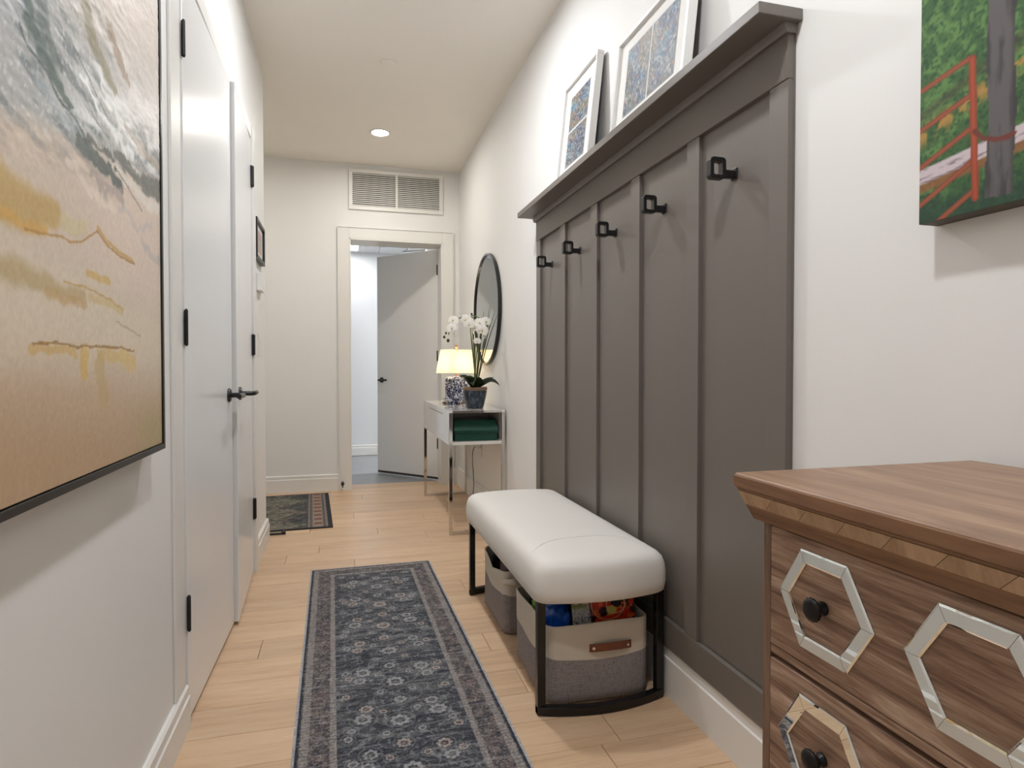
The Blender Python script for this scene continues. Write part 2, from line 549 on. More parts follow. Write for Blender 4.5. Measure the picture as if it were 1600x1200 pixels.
# corridor beyond the door
struct(B().box(-2.2, 3.2, 5.64, YC1 + 0.1, -0.08, -0.004), 'floor_corridor', 'corr_floor', 'grey vinyl floor of the corridor beyond the open door')
struct(B().box(-2.2, 3.2, YC1, YC1 + 0.1, -0.08, 2.6), 'wall_corridor', 'corr_wall', 'cool white corridor wall beyond the open door')
struct(B().box(-2.3, -2.2, YC0, YC1, -0.08, 2.6).box(3.2, 3.3, YC0, YC1, -0.08, 2.6), 'wall_corridor_end', 'corr_wall', 'end walls of the corridor')
baseboard('baseboard_corridor', [(0, YC1, -1, -2.2, 3.2, 0.122, 0.016)], 'white baseboard in the corridor beyond the door')
ccl = struct(B().box(-2.2, 3.2, YC0, YC1, ZCC + 0.012, ZCC + 0.1), 'ceiling_corridor', 'corr_wall', 'tiled corridor ceiling beyond the open door')
tw = 0.6
for i in range(-3, 6):
    for j in range(0, 4):
        x0, y0 = 0.42 - 0.6 + i * tw - 0.0, YC1 - (j + 1) * tw
        a, c = max(y0, YC0 + 0.01), y0 + tw
        if c - a < 0.05 or x0 + tw > 3.19 or x0 < -2.2: continue
        B().box(x0 + 0.005, x0 + tw - 0.005, a + 0.005, c - 0.005, ZCC, ZCC + 0.012).build('ceiling_tile', 'corr_wall', ccl, bevel=0.002)

# ------------------------------------------------------------------ doors
def hinge(parent, x, y, z, h, face, r=0.0075):
    """barrel with two knuckle lines and a leaf; local door coordinates"""
    b = B()
    b.lathe((x, y + face * 0.005, z - h / 2), [(r * 0.5, -0.004), (r, 0.0), (r, h), (r * 0.5, h + 0.004)], 12)
    b.box(x - 0.002, x + 0.022, y - 0.001, y + face * 0.003, z - h / 2, z + h / 2) if face > 0 else \
        b.box(x - 0.002, x + 0.004, y + face * 0.002, y + 0.001, z - h / 2, z + h / 2)
    return b.build('hinge', 'black', parent, local=True)

def lever(parent, x, y, z, face, direction, length=0.115):
    """rosette on the door face, neck out of it, lever along the door"""
    ro = B().disc_axis((x, y, z), (0, face, 0), [(0.0265, 0.0), (0.0265, 0.006), (0.024, 0.009)]).build('rosette', 'black', parent, local=True)
    smooth_angle(ro)
    pts = [(x, y + face * 0.006, z), (x, y + face * 0.045, z), (x + direction * 0.006, y + face * 0.053, z),
           (x + direction * 0.016, y + face * 0.056, z), (x + direction * length, y + face * 0.056, z)]
    lv = B().tube(pts, 0.0095, 14).build('lever', 'black', parent, local=True, smooth=False)
    smooth_angle(lv, 60)

def closet_door(name, hx, hy, phi, width, face, label, hz):
    o = bpy.data.objects.new(name, None); COL.objects.link(o)
    o.location = (hx, hy, 0); o.rotation_euler = (0, 0, phi); LOC[o.name] = Vector((0, 0, 0))
    tag(o, label, kind='structure')
    b = B(); y0, y1 = (0, 0.035) if face < 0 else (-0.035, 0)
    b.box(0.002, width, y0, y1, 0.014, 2.157)
    b.build('door_leaf', 'door', o, local=True, bevel=0.0015)
    lever(o, width - 0.075, 0, 0.925, face, -1)
    for z in hz:
        hinge(o, -0.002, 0, z, 0.098, face, 0.0048 if face < 0 else 0.0105)
    return o
closet_door('door_1', -0.431, 1.958, R(90 - 1.0), 0.706, -1, 'nearer white closet door, black lever at its far edge', (0.325, 1.145, 1.96))
closet_door('door_2', -0.431, 3.335, R(-90 + 2.5), 0.660, 1, 'farther white closet door standing slightly proud', (0.325, 1.145, 1.98))

d3 = bpy.data.objects.new('door_3', None); COL.objects.link(d3)
d3.location = (0.848, YC0 - 0.004, 0); d3.rotation_euler = (0, 0, R(180 - 48)); LOC['door_3'] = Vector((0, 0, 0))
tag(d3, 'plain white end door standing open into the corridor', kind='structure')
B().box(0.004, 0.765, -0.044, 0, 0.028, 2.108).build('door_leaf', 'door2', d3, local=True, bevel=0.0015)
B().box(0.004, 0.765, -0.040, -0.002, 0.006, 0.027).build('bottom_strip', 'backing', d3, local=True)  # dark brown strip along the lower edge of the door
lever(d3, 0.705, 0, 0.912, 1, -1, 0.11)
lever(d3, 0.705, -0.044, 0.912, -1, -1, 0.11)
for z in (0.337, 1.14, 1.92):
    B().lathe((0.0, 0.006, z - 0.045), [(0.004, -0.003), (0.009, 0), (0.009, 0.09), (0.004, 0.093)], 12).box(-0.02, 0.006, 0.0, 0.008, z - 0.045, z + 0.045).build('hinge', 'black', d3, local=True)
dc = B().box(0.14, 0.36, -0.095, -0.045, 2.04, 2.10).build('door_closer', 'chrome', d3, local=True, bevel=0.004)
B().tube([(0.2, -0.07, 2.105), (0.2, -0.07, 2.13), (0.45, -0.02, 2.135), (0.3, 0.06, 2.135)], 0.008, 8).build('closer_arm', 'chrome', d3, local=True)

# ================================================================== PANELLING
XS, XB = 0.994, 0.980        # sheet face, batten face
pn = thing('wall_panelling', (XR, 2.15, 0), 'charcoal grey board-and-batten panelling with a ledge on the right wall', 'wall panelling')
PY0, PY1 = 1.208, 3.105
cent = [1.2405, 1.6065, 1.9728, 2.3391, 2.7054, 3.0725]
hw = 0.0325
B().box(XS, XR - 0.0005, PY0, PY1, 0.1535, 1.806).build('backing_sheet', 'grey', pn)
for i in range(5):
    B().box(XS - 0.0012, XS, cent[i] + hw, cent[i + 1] - hw, 0.245, 1.687).build('panel', 'grey', pn)
for c in cent:
    B().box(XB, XS, c - hw, c + hw, 0.2405, 1.6865).build('batten', 'grey', pn, bevel=0.0012)
B().box(XB - 0.001, XS, PY0, PY1, 0.1535, 0.240).build('bottom_rail', 'grey', pn, bevel=0.0015)
B().box(XB - 0.002, XS, PY0, PY1, 1.687, 1.790).build('top_rail', 'grey', pn, bevel=0.0015)
B().prism([(XS, 1.786), (0.968, 1.786), (0.966, 1.792), (0.962, 1.808), (XS, 1.808)], 1, PY0 - 0.008, PY1 + 0.010).build('moulding', 'grey', pn, bevel=0.001)
B().box(0.885, XR - 0.0005, PY0 - 0.022, PY1 + 0.026, 1.808, 1.834).build('ledge', 'grey', pn, bevel=0.002)

# coat hooks: squared loop on a short stem
hook_labels = ['black squared coat hook in the nearest panel, closest to the camera',
               'black squared coat hook in the second panel from the camera',
               'black squared coat hook in the middle panel of the five',
               'black squared coat hook in the fourth panel from the camera',
               'black squared coat hook in the farthest panel, beside the ledge end']
def hook_parts(root):
    st = B()
    st.box(-0.040, -0.004, -0.0095, 0.0095, -0.012, 0.008)
    st.build('stem', 'black', root, local=True, bevel=0.003)
    B().box(-0.005, 0.0, -0.013, 0.013, -0.015, 0.015).build('wall_plate', 'black', root, local=True, bevel=0.002)
    # rounded square ring in the X-Z plane
    def rr(w, h, r, cx, cz, n=6):
        pts = []
        for qx, qz, a0 in ((1, 1, 0), (-1, 1, 90), (-1, -1, 180), (1, -1, 270)):
            for k in range(n + 1):
                a = R(a0 + 90 * k / n)
                pts.append((cx + qx * (w - r) + r * math.cos(a), cz + qz * (h - r) + r * math.sin(a)))
        return pts
    o_ = rr(0.023, 0.0275, 0.010, -0.056, 0.010); i_ = rr(0.0125, 0.0170, 0.004, -0.056, 0.010)
    n = len(o_); ring = []
    for i in range(n):
        (ox, oz), (ix, iz) = o_[i], i_[i]
        ring.append([(ox, -0.0105, oz), (ox, 0.0105, oz), (ix, 0.0105, iz), (ix, -0.0105, iz)])
    b = B(); b.rings(ring + [ring[0]], False, False)
    b.build('loop', 'black', root, local=True, bevel=0.0012)
ys = [(cent[i] + cent[i + 1]) / 2 for i in range(5)]
h0 = thing('coat_hook', (XS - 0.0012, ys[0], 1.535), hook_labels[0], 'coat hook', 'coat hooks on the panelling')
hook_parts(h0)
for i in range(1, 5):
    c = h0.copy(); COL.objects.link(c); c.location = (XS - 0.0012, ys[i], 1.535); c['label'] = hook_labels[i]
    for ch in h0.children:
        d = ch.copy(); COL.objects.link(d); d.parent = c

# ================================================================== CEILING THINGS
def downlight(x, y, lens, label):
    t = thing('recessed_downlight', (x, y, ZC), label, 'ceiling light', 'recessed hallway downlights')
    B().lathe((x, y, ZC), [(0.074, 0.0), (0.074, -0.004), (0.068, -0.007), (0.058, -0.006), (0.056, -0.0)], 40, False, False).build('trim_ring', 'plastic', t, smooth=True)
    B().lathe((x, y, ZC), [(0.056, -0.0035), (0.0562, -0.0015)], 40).build('lens', lens, t)
downlight(0.278, 4.66, 'lamp_far', 'lit round recessed ceiling light near the air grille')
downlight(0.278, 2.70, 'lamp_mid', 'lit round recessed ceiling light over the bench, beyond the top edge')
downlight(0.278, 0.75, 'lamp_near', 'lit round recessed ceiling light over the dresser, beyond the top edge')
downlight(-1.25, 4.70, 'lamp_entry', 'unseen ceiling light added to fill the entry alcove, hidden behind the left wall')  # added out of view to brighten the alcove
sd = thing('ceiling_disc', (0.262, 3.59, ZC), 'small plain white disc on the ceiling, in front of the lit downlight', 'ceiling disc')
smooth_angle(B().lathe((0.262, 3.59, ZC), [(0.044, 0), (0.044, -0.005), (0.041, -0.008), (0.0, -0.0085)], 36, False, False).build('cover', 'ceil', sd), 30)
cl = thing('corridor_ceiling_light', (0.10, 7.12, ZCC), 'bright white ceiling light in the corridor beyond the door', 'ceiling light')
B().box(0.0, 0.19, 7.0, 7.3, ZCC - 0.02, ZCC).build('housing', 'plastic', cl, bevel=0.003)
B().box(0.015, 0.175, 7.015, 7.285, ZCC - 0.023, ZCC - 0.0205).build('diffuser', 'lamp_corr', cl)
cl2 = thing('corridor_ceiling_light', (1.6, 6.4, ZCC), 'unseen white ceiling light filling the corridor, hidden behind the open door', 'ceiling light')  # out of view; supplies most of the corridor's light
B().box(1.3, 1.9, 6.1, 6.7, ZCC - 0.02, ZCC).build('housing', 'plastic', cl2, bevel=0.003)
B().box(1.32, 1.88, 6.12, 6.68, ZCC - 0.023, ZCC - 0.0205).build('diffuser', 'lamp_corr', cl2)

# air grille over the back door
gx0, gx1, gz0, gz1 = 0.062, 0.858, 2.362, 2.703
gr = thing('air_return_grille', ((gx0 + gx1) / 2, YB, gz0), 'white slatted return air grille above the end door', 'air vent')
B().box(gx0 + 0.01, gx1 - 0.01, YB - 0.003, YB - 0.001, gz0 + 0.01, gz1 - 0.01).build('duct_backing', 'grille_dark', gr)
fr = B(); fw = 0.032
fr.box(gx0, gx1, YB - 0.016, YB - 0.001, gz1 - fw, gz1).box(gx0, gx1, YB - 0.016, YB - 0.001, gz0, gz0 + fw)
fr.box(gx0, gx0 + fw, YB - 0.016, YB - 0.001, gz0 + fw, gz1 - fw).box(gx1 - fw, gx1, YB - 0.016, YB - 0.001, gz0 + fw, gz1 - fw)
fr.build('grille_frame', 'trim', gr, bevel=0.002)
gm = (gx0 + gx1) / 2
B().box(gm - 0.009, gm + 0.009, YB - 0.016, YB - 0.003, gz0 + fw, gz1 - fw).build('mullion', 'trim', gr, bevel=0.001)
slat_src = None
nsl = 17
for half, (xa, xb) in enumerate(((gx0 + fw, gm - 0.009), (gm + 0.009, gx1 - fw))):
    for k in range(nsl):
        z = gz0 + fw + (k + 0.5) * (gz1 - gz0 - 2 * fw) / nsl
        if slat_src is None:
            L_ = (xb - xa)
            b = B(); b.prism([(-0.006, -0.0062), (-0.0045, -0.0068), (0.006, 0.0052), (0.0045, 0.006)], 0, -L_ / 2, L_ / 2)
            s = b.build('slat', 'trim', gr, local=True); slat_src = s
        else:
            s = slat_src.copy(); COL.objects.link(s)
        s.location = Vector(((xa + xb) / 2, YB - 0.0095, z)) - LOC[gr.name]

# ================================================================== LEFT WALL PICTURES
pt = thing('abstract_painting', (XL, 1.09, 0.843), 'large abstract painting of grey, white and gold strokes in a thin black frame', 'painting')
py0, py1, pz0, pz1 = 0.565, 1.607, 0.843, 2.09
pf = B(); e = 0.013
pf.box(XL + 0.0005, -0.3965, py0, py1, pz0, pz0 + e).box(XL + 0.0005, -0.3965, py0, py1, pz1 - e, pz1)
pf.box(XL + 0.0005, -0.3965, py0, py0 + e, pz0 + e, pz1 - e).box(XL + 0.0005, -0.3965, py1 - e, py1, pz0 + e, pz1 - e)
pf.build('frame', 'black', pt, bevel=0.001)
B().box(XL + 0.002, -0.4005, py0 + e + 0.003, py1 - e - 0.003, pz0 + e + 0.003, pz1 - e - 0.003).build('stretcher', 'canvas', pt)
PA0, PA1, PB0, PB1 = py0 + e + 0.002, py1 - e - 0.002, pz0 + e + 0.002, pz1 - e - 0.002

def painting(U, V):
    y = PA0 + U * (PA1 - PA0); z = PB0 + V * (PB1 - PB0)
    wy = y + 0.03 * (fbm(y * 9, z * 9, 3, 5) - 0.5); wz = z + 0.03 * (fbm(y * 9, z * 9, 3, 9) - 0.5)
    c = np.zeros(U.shape + (3,)) + np.array([188, 173, 157.])
    # warm ground getting browner to the bottom and the far left
    g = sstep(1.12, 0.87, z + 0.10 * (y - 1.2))
    c = mixc(c, (168, 140, 108), g * 0.9)
    c = mixc(c, (198, 186, 166), sstep(1.26, 1.10, wz) * sstep(0.98, 1.09, wz) * 0.7)
    c = mixc(c, (160, 144, 104), sstep(0.99, 0.9, wz) * sstep(1.3, 1.55, y) * 0.8)
    c = mixc(c, (208, 190, 176), sstep(1.15, 1.22, wz) * sstep(1.0, 1.4, y) * 0.6)
    # diagonal coordinate: strokes fall from upper left to lower right in the picture (d grows upward-left)
    d = (wz - 1.34) - 0.16 * (wy - 1.2)
    st = fbm((wy - 0.35 * wz) * 14, (wz + 0.2 * wy) * 60, 4, 3)
    sp = fbm(y * 140, z * 140, 2, 8)
    # speckled blue-grey zone
    zone = sstep(0.02, 0.075, d + 0.03 * (st - 0.5)) * sstep(1.75, 1.5, wz - 0.1 * (wy - 1.2))
    gz = np.zeros_like(c) + np.array([152, 153, 151.])
    gz = mixc(gz, (92, 101, 103), sstep(0.45, 0.7, st) * 0.75)
    gz = mixc(gz, (210, 211, 210), sstep(0.5, 0.68, fbm((wy - 0.3 * wz) * 7, wz * 26, 4, 21)) * sstep(1.05, 1.25, y))
    gz = mixc(gz, (206, 208, 208), sstep(0.6, 0.8, sp) * 0.45)
    c = mixc(c, (150, 140, 132), sstep(-0.02, 0.03, d) * sstep(0.08, 0.03, d) * 0.6 * sstep(0.4, 0.6, st))
    c = c * (1 - zone[..., None]) + gz * zone[..., None]
    # upper right: pale and olive
    ur = sstep(1.20, 1.4, wy) * sstep(1.46, 1.56, wz)
    c = mixc(c, (206, 200, 194), ur * 0.55)
    def stroke(pts, w0, w1, col, op=0.9, soft=0.35, rag=0.5, seed=1):
        nonlocal c
        q = 0.016 * rag
        ax = y + q * (fbm(y * 40, z * 40, 3, seed) - 0.5) * 2; az = z + q * (fbm(y * 40, z * 40, 3, seed + 3) - 0.5) * 2
        dd, p = seg_dist(ax, az, pts)
        w = np.maximum(w0 + (w1 - w0) * p, 0.0026)
        m = sstep(1.0, 1 - soft, dd / np.maximum(w, 1e-5)) * op
        col = np.array(col, float)
        if col[0] - col[2] > 55: col = col * 0.90 + 4
        if w0 < 0.003: op = op * 0.8; m = m * 0.8
        c = mixc(c, col, m)
    stroke([(0.985, 1.50), (1.02, 1.472), (1.075, 1.447), (1.11, 1.43)], 0.03, 0.008, (58, 76, 70), 0.9, 0.6, 1, 2)
    stroke([(1.0, 1.56), (1.03, 1.50), (1.07, 1.47)], 0.04, 0.012, (74, 86, 80), 0.8, 0.7, 1, 12)
    stroke([(0.95, 1.475), (0.97, 1.457), (1.026, 1.447), (1.066, 1.425), (1.123, 1.419), (1.161, 1.405)], 0.004, 0.0035, (62, 74, 76), 0.95, 0.6, 0.2, 4)
    stroke([(1.0, 1.425), (1.06, 1.41), (1.12, 1.395)], 0.02, 0.018, (150, 160, 164), 0.6, 0.9, 1, 5)
    stroke([(1.10, 1.49), (1.16, 1.468), (1.22, 1.447), (1.28, 1.438)], 0.0028, 0.002, (96, 100, 98), 0.9, 0.6, 0.2, 6)
    stroke([(1.12, 1.53), (1.17, 1.51), (1.23, 1.487), (1.28, 1.47)], 0.003, 0.002, (92, 96, 92), 0.9, 0.6, 0.2, 7)
    stroke([(1.14, 1.50), (1.22, 1.475), (1.30, 1.455), (1.40, 1.45)], 0.010, 0.022, (226, 227, 226), 0.85, 0.8, 1, 8)
    stroke([(1.24, 1.52), (1.33, 1.49), (1.46, 1.48)], 0.012, 0.03, (222, 222, 220), 0.8, 0.8, 1, 9)
    stroke([(1.40, 1.58), (1.48, 1.57), (1.58, 1.60)], 0.035, 0.05, (220, 216, 212), 0.7, 0.9, 1, 10)
    stroke([(1.17, 1.62), (1.20, 1.575), (1.26, 1.555), (1.31, 1.54)], 0.03, 0.014, (128, 120, 96), 0.85, 0.6, 0.8, 11)
    stroke([(1.28, 1.64), (1.32, 1.61), (1.39, 1.585)], 0.018, 0.012, (140, 122, 102), 0.75, 0.6, 0.8, 13)
    stroke([(1.35, 1.50), (1.45, 1.48), (1.58, 1.485)], 0.012, 0.02, (176, 162, 146), 0.7, 0.8, 1, 14)
    # dark green-grey blots
    stroke([(1.135, 1.388), (1.17, 1.388), (1.23, 1.382), (1.29, 1.378), (1.33, 1.372)], 0.015, 0.016, (78, 86, 84), 0.95, 0.35, 0.7, 15)
    stroke([(1.17, 1.40), (1.26, 1.405), (1.30, 1.405)], 0.006, 0.012, (92, 94, 90), 0.9, 0.5, 1, 16)
    stroke([(1.30, 1.425), (1.40, 1.418), (1.50, 1.42), (1.60, 1.43)], 0.016, 0.032, (104, 106, 100), 0.9, 0.4, 1.2, 17)
    stroke([(1.28, 1.398), (1.36, 1.39), (1.46, 1.385), (1.6, 1.39)], 0.006, 0.024, (208, 201, 190), 0.9, 0.5, 0.8, 18)
    stroke([(1.30, 1.400), (1.38, 1.378), (1.46, 1.357)], 0.0022, 0.0015, (92, 94, 84), 0.9, 0.6, 0.1, 19)
    stroke([(1.20, 1.352), (1.26, 1.345), (1.34, 1.346)], 0.012, 0.016, (154, 142, 136), 0.75, 0.6, 1.4, 20)
    stroke([(1.33, 1.33), (1.42, 1.322), (1.52, 1.33)], 0.010, 0.018, (176, 170, 166), 0.6, 0.8, 1.4, 22)
    stroke([(1.10, 1.34), (1.2, 1.325), (1.3, 1.31)], 0.012, 0.012, (214, 200, 186), 0.6, 0.8, 1, 23)
    stroke([(1.45, 1.30), (1.52, 1.275), (1.6, 1.268)], 0.012, 0.02, (168, 162, 158), 0.6, 0.8, 1.2, 24)
    # gold washes
    stroke([(0.80, 1.25), (0.92, 1.245), (0.98, 1.243), (1.05, 1.252)], 0.055, 0.03, (188, 156, 92), 0.85, 0.55, 0.5, 25)
    stroke([(0.90, 1.222), (0.955, 1.215), (1.02, 1.222)], 0.014, 0.012, (206, 160, 80), 0.8, 0.8, 0.3, 26)
    stroke([(0.96, 1.213), (1.03, 1.219), (1.07, 1.224), (1.10, 1.222), (1.14, 1.23), (1.17, 1.243), (1.22, 1.266)], 0.0022, 0.0022, (170, 118, 44), 0.9, 0.6, 0.15, 27)
    stroke([(1.08, 1.25), (1.12, 1.245), (1.16, 1.258)], 0.020, 0.016, (204, 190, 146), 0.75, 0.6, 0.3, 28)
    stroke([(1.212, 1.268), (1.256, 1.253), (1.322, 1.245), (1.40, 1.2425)], 0.006, 0.006, (198, 162, 100), 0.9, 0.5, 0.2, 29)
    stroke([(1.211, 1.262), (1.256, 1.247), (1.322, 1.2385), (1.409, 1.2385)], 0.0018, 0.0018, (158, 112, 52), 0.9, 0.5, 0.1, 30)
    stroke([(1.168, 1.184), (1.265, 1.183)], 0.008, 0.008, (204, 172, 100), 0.85, 0.3, 0.2, 31)
    stroke([(0.80, 1.15), (0.93, 1.152), (1.05, 1.148), (1.15, 1.142)], 0.03, 0.016, (182, 160, 112), 0.8, 0.8, 0.6, 32)
    stroke([(1.02, 1.136), (1.10, 1.133), (1.16, 1.136)], 0.012, 0.01, (186, 148, 92), 0.6, 0.8, 0.6, 33)
    stroke([(1.17, 1.148), (1.25, 1.145), (1.33, 1.137)], 0.010, 0.009, (204, 180, 124), 0.7, 0.5, 0.4, 34)
    stroke([(1.08, 1.162), (1.15, 1.160), (1.20, 1.156), (1.27, 1.152), (1.335, 1.140), (1.332, 1.131)], 0.002, 0.002, (190, 150, 70), 0.9, 0.6, 0.3, 35)
    stroke([(1.30, 1.115), (1.36, 1.108), (1.44, 1.096)], 0.0015, 0.001, (158, 138, 112), 0.9, 0.6, 0.2, 36)
    stroke([(0.97, 1.054), (1.05, 1.057), (1.12, 1.052)], 0.009, 0.008, (204, 170, 104), 0.75, 0.5, 0.5, 37)
    stroke([(1.15, 1.055), (1.148, 1.024)], 0.022, 0.018, (210, 174, 96), 0.8, 0.5, 0.5, 38)
    stroke([(1.21, 1.053), (1.30, 1.050), (1.40, 1.047)], 0.014, 0.016, (206, 176, 108), 0.7, 0.6, 0.9, 39)
    stroke([(1.32, 1.05), (1.37, 1.035), (1.41, 1.03)], 0.02, 0.016, (210, 182, 116), 0.7, 0.6, 1, 40)
    stroke([(1.22, 1.03), (1.235, 0.98)], 0.035, 0.03, (186, 158, 100), 0.5, 0.6, 0.8, 41)
    stroke([(0.976, 1.061), (1.044, 1.067), (1.10, 1.063), (1.163, 1.065), (1.25, 1.068), (1.33, 1.067), (1.398, 1.063)], 0.0018, 0.0018, (142, 96, 30), 0.95, 0.5, 0.2, 42)
    grain = (fbm(y * 180, z * 180, 2, 50) - 0.5)
    return c * 1.14 + grain[..., None] * 16
def relief(U, V):
    y = PA0 + U * (PA1 - PA0); z = PB0 + V * (PB1 - PB0)
    return 0.0016 * fbm((y - 0.3 * z) * 40, z * 110, 4, 3) * sstep(1.25, 1.45, z - 0.1 * (y - 1.2))
cv = print_grid('canvas', (-0.4000, PA0, PB0), (0, PA1 - PA0, 0), (0, 0, PB1 - PB0), 340, 470, painting, 'paint', pt, relief=relief)

# small picture, wall control and switch at the far end of the left wall
sp = thing('small_picture_frame', (XL, 3.635, 1.605), 'small black framed picture at the far end of the left wall', 'picture frame')
a0, a1, c0, c1 = 3.47, 3.80, 1.605, 1.815
b = B(); w = 0.018
b.box(XL + 0.0005, XL + 0.024, a0, a1, c0, c0 + w).box(XL + 0.0005, XL + 0.024, a0, a1, c1 - w, c1)
b.box(XL + 0.0005, XL + 0.024, a0, a0 + w, c0 + w, c1 - w).box(XL + 0.0005, XL + 0.024, a1 - w, a1, c0 + w, c1 - w)
b.build('frame', 'black', sp, bevel=0.001)
B().box(XL + 0.001, XL + 0.012, a0 + w, a1 - w, c0 + w, c1 - w).build('mat', 'matboard', sp)
print_grid('picture_print', (XL + 0.0128, a0 + 0.06, c0 + 0.045), (0, a1 - a0 - 0.12, 0), (0, 0, c1 - c0 - 0.09), 30, 20,
           lambda U, V: np.stack([150 + 70 * fbm(U * 4, V * 4, 3, 2), 135 + 70 * fbm(U * 4, V * 4, 3, 4), 130 + 60 * fbm(U * 5, V * 3, 3, 6)], -1), 'print', sp)
tb = thing('wall_control_panel', (XL, 3.68, 1.45), 'small white wall control box under the black framed picture', 'wall control')
B().box(XL + 0.0005, XL + 0.026, 3.61, 3.75, 1.447, 1.545).build('body', 'plastic', tb, bevel=0.004)
B().box(XL + 0.026, XL + 0.0275, 3.625, 3.70, 1.47, 1.525).build('screen', 'matboard', tb, bevel=0.0005)
sw = thing('light_switch', (XL, 3.70, 1.10), 'white light switch plate on the left wall beyond the closet doors', 'light switch')
B().box(XL + 0.0005, XL + 0.006, 3.66, 3.735, 1.10, 1.218).build('plate', 'plastic', sw, bevel=0.0015)
B().box(XL + 0.006, XL + 0.0095, 3.682, 3.713, 1.128, 1.19).build('rocker', 'plastic', sw, bevel=0.001)

# ================================================================== RIGHT WALL: CANVAS, MIRROR, LEDGE FRAMES
cn = thing('gate_canvas_print', (XR, 0.55, 1.276), 'unframed canvas print of a rusty red gate and grey post in grass', 'canvas print')
q0, q1, r0, r1 = 0.25, 0.852, 1.276, 1.68
B().box(0.9585, XR - 0.0005, q0, q1, r0, r1).build('canvas_wrap', 'bag_green', cn)
def gate(U, V):
    y = q1 + U * (q0 - q1); z = r0 + V * (r1 - r0)
    n = fbm(y * 60 + z * 25, z * 60 - y * 25, 4, 3); n2 = fbm(y * 12, z * 12, 3, 7); n3 = fbm(y * 220, z * 220, 2, 12)
    c = np.zeros(U.shape + (3,)) + np.array([58, 96, 50.])
    c = mixc(c, (94, 134, 70), sstep(0.42, 0.7, n))
    c = mixc(c, (28, 64, 38), sstep(0.5, 0.25, n3) * 0.7)
    # sun band: orange leaves on the middle diagonal
    dg = (z - 1.44) + 0.35 * (y - 0.80)
    c = mixc(c, (186, 138, 66), sstep(0.03, 0.0, np.abs(dg)) * sstep(0.4, 0.6, fbm(y * 90, z * 90, 3, 9)) * 0.9)
    c = mixc(c, (176, 110, 60), sstep(0.68, 0.60, y) * sstep(1.40, 1.46, z) * sstep(0.4, 0.6, n) * 0.9)
    c = mixc(c, (70, 60, 40), sstep(0.015, 0.0, np.abs(dg - 0.035)) * 0.5)
    c = mixc(c, (26, 58, 44), sstep(1.335, 1.29, z) * 0.75)
    # fallen log
    lz = 1.353 + (0.85 - y) * 0.115
    c = mixc(c, (150, 90, 50), sstep(0.022, 0.016, np.abs(z - lz + 0.006)) * 0.8)
    lg = sstep(0.014, 0.011, np.abs(z - lz - 0.002))
    c = mixc(c, (206, 192, 196), lg)
    c = mixc(c, (140, 124, 132), lg * sstep(0.55, 0.7, fbm((y + z * .4) * 18, (z - lz) * 220, 3, 14)))
    # grey post
    pm = sstep(0.0215, 0.020, np.abs(y - 0.7165 - 0.002 * np.sin(z * 30)))
    pz = sstep(1.288, 1.297, z + 0.006 * n)
    pc = np.zeros_like(c) + np.array([96, 92, 92.])
    pc = mixc(pc, (62, 60, 62), sstep(0.45, 0.7, fbm(y * 110, z * 14, 4, 19)))
    pc = mixc(pc, (48, 46, 46), sstep(0.705, 0.697, y) * 0.6)
    c = np.where((pm * pz)[..., None] > 0.5, pc, c)
    def pipe(pts, w, col=(158, 84, 54)):
        nonlocal c
        dd, p = seg_dist(y, z, pts)
        m = sstep(w, w * 0.8, dd)
        sh = sstep(0.0, w, dd)
        c = mixc(c, col, m)
        c = mixc(c, (110, 46, 26), m * sh * 0.6)
    for pts in ([(0.86, 1.5), (0.766, 1.518)], [(0.86, 1.432), (0.766, 1.459)], [(0.86, 1.368), (0.766, 1.406)],
                [(0.86, 1.303), (0.764, 1.353)], [(0.83, 1.266), (0.761, 1.306)]):
        pipe(pts, 0.0052)
    pipe([(0.762, 1.515), (0.754, 1.297)], 0.0065, (176, 76, 44))
    pipe([(0.757, 1.401), (0.742, 1.384), (0.72, 1.375), (0.704, 1.374), (0.697, 1.377)], 0.004, (112, 52, 44))
    pipe([(0.62, 1.33), (0.55, 1.30), (0.4, 1.29)], 0.006, (170, 80, 44))
    for k in range(4):
        pipe([(0.66, 1.47 - 0.055 * k + 0.0), (0.3, 1.60 - 0.055 * k)], 0.005)
    return c
print_grid('picture_print', (0.9580, q1, r0), (0, q0 - q1, 0), (0, 0, r1 - r0), 260, 180, gate, 'print', cn)
# wrapped edges of the same print
def edge(U, V):
    n = fbm(U * 60, V * 6, 3, 2)
    c = np.zeros(U.shape + (3,)) + np.array([58, 60, 48.])
    return mixc(c, (84, 72, 54), sstep(0.4, 0.7, n))
print_grid('wrapped_edge', (0.9585, q1, r0 - 0.0004), (0, q0 - q1, 0), (XR - 0.9590, 0, 0), 80, 6, edge, 'print', cn)
print_grid('wrapped_edge', (0.9585, q1 + 0.0004, r0), (XR - 0.9590, 0, 0), (0, 0, r1 - r0), 6, 60, edge, 'print', cn)

mr = thing('round_mirror', (XR, 4.29, 1.054), 'round wall mirror with a thin black rim above the console', 'mirror')
mc = (XR - 0.0005, 4.285, 1.441); mrad = 0.388
b = B(); seg = 72
rs = []
for i in range(seg):
    a = 2 * math.pi * i / seg; cy_, sz_ = math.cos(a), math.sin(a)
    rs.append([(mc[0] - d, mc[1] + r * cy_, mc[2] + r * sz_) for r, d in ((mrad - 0.012, 0.004), (mrad, 0.004), (mrad, 0.026), (mrad - 0.012, 0.026))])
b.rings(rs + [rs[0]], False, False).build('rim', 'black', mr)
smooth_angle(B().disc_axis((mc[0] - 0.004, mc[1], mc[2]), (-1, 0, 0), [(mrad - 0.0115, 0.0), (mrad - 0.0115, 0.012)], 72).build('mirror_glass', 'mirror', mr))

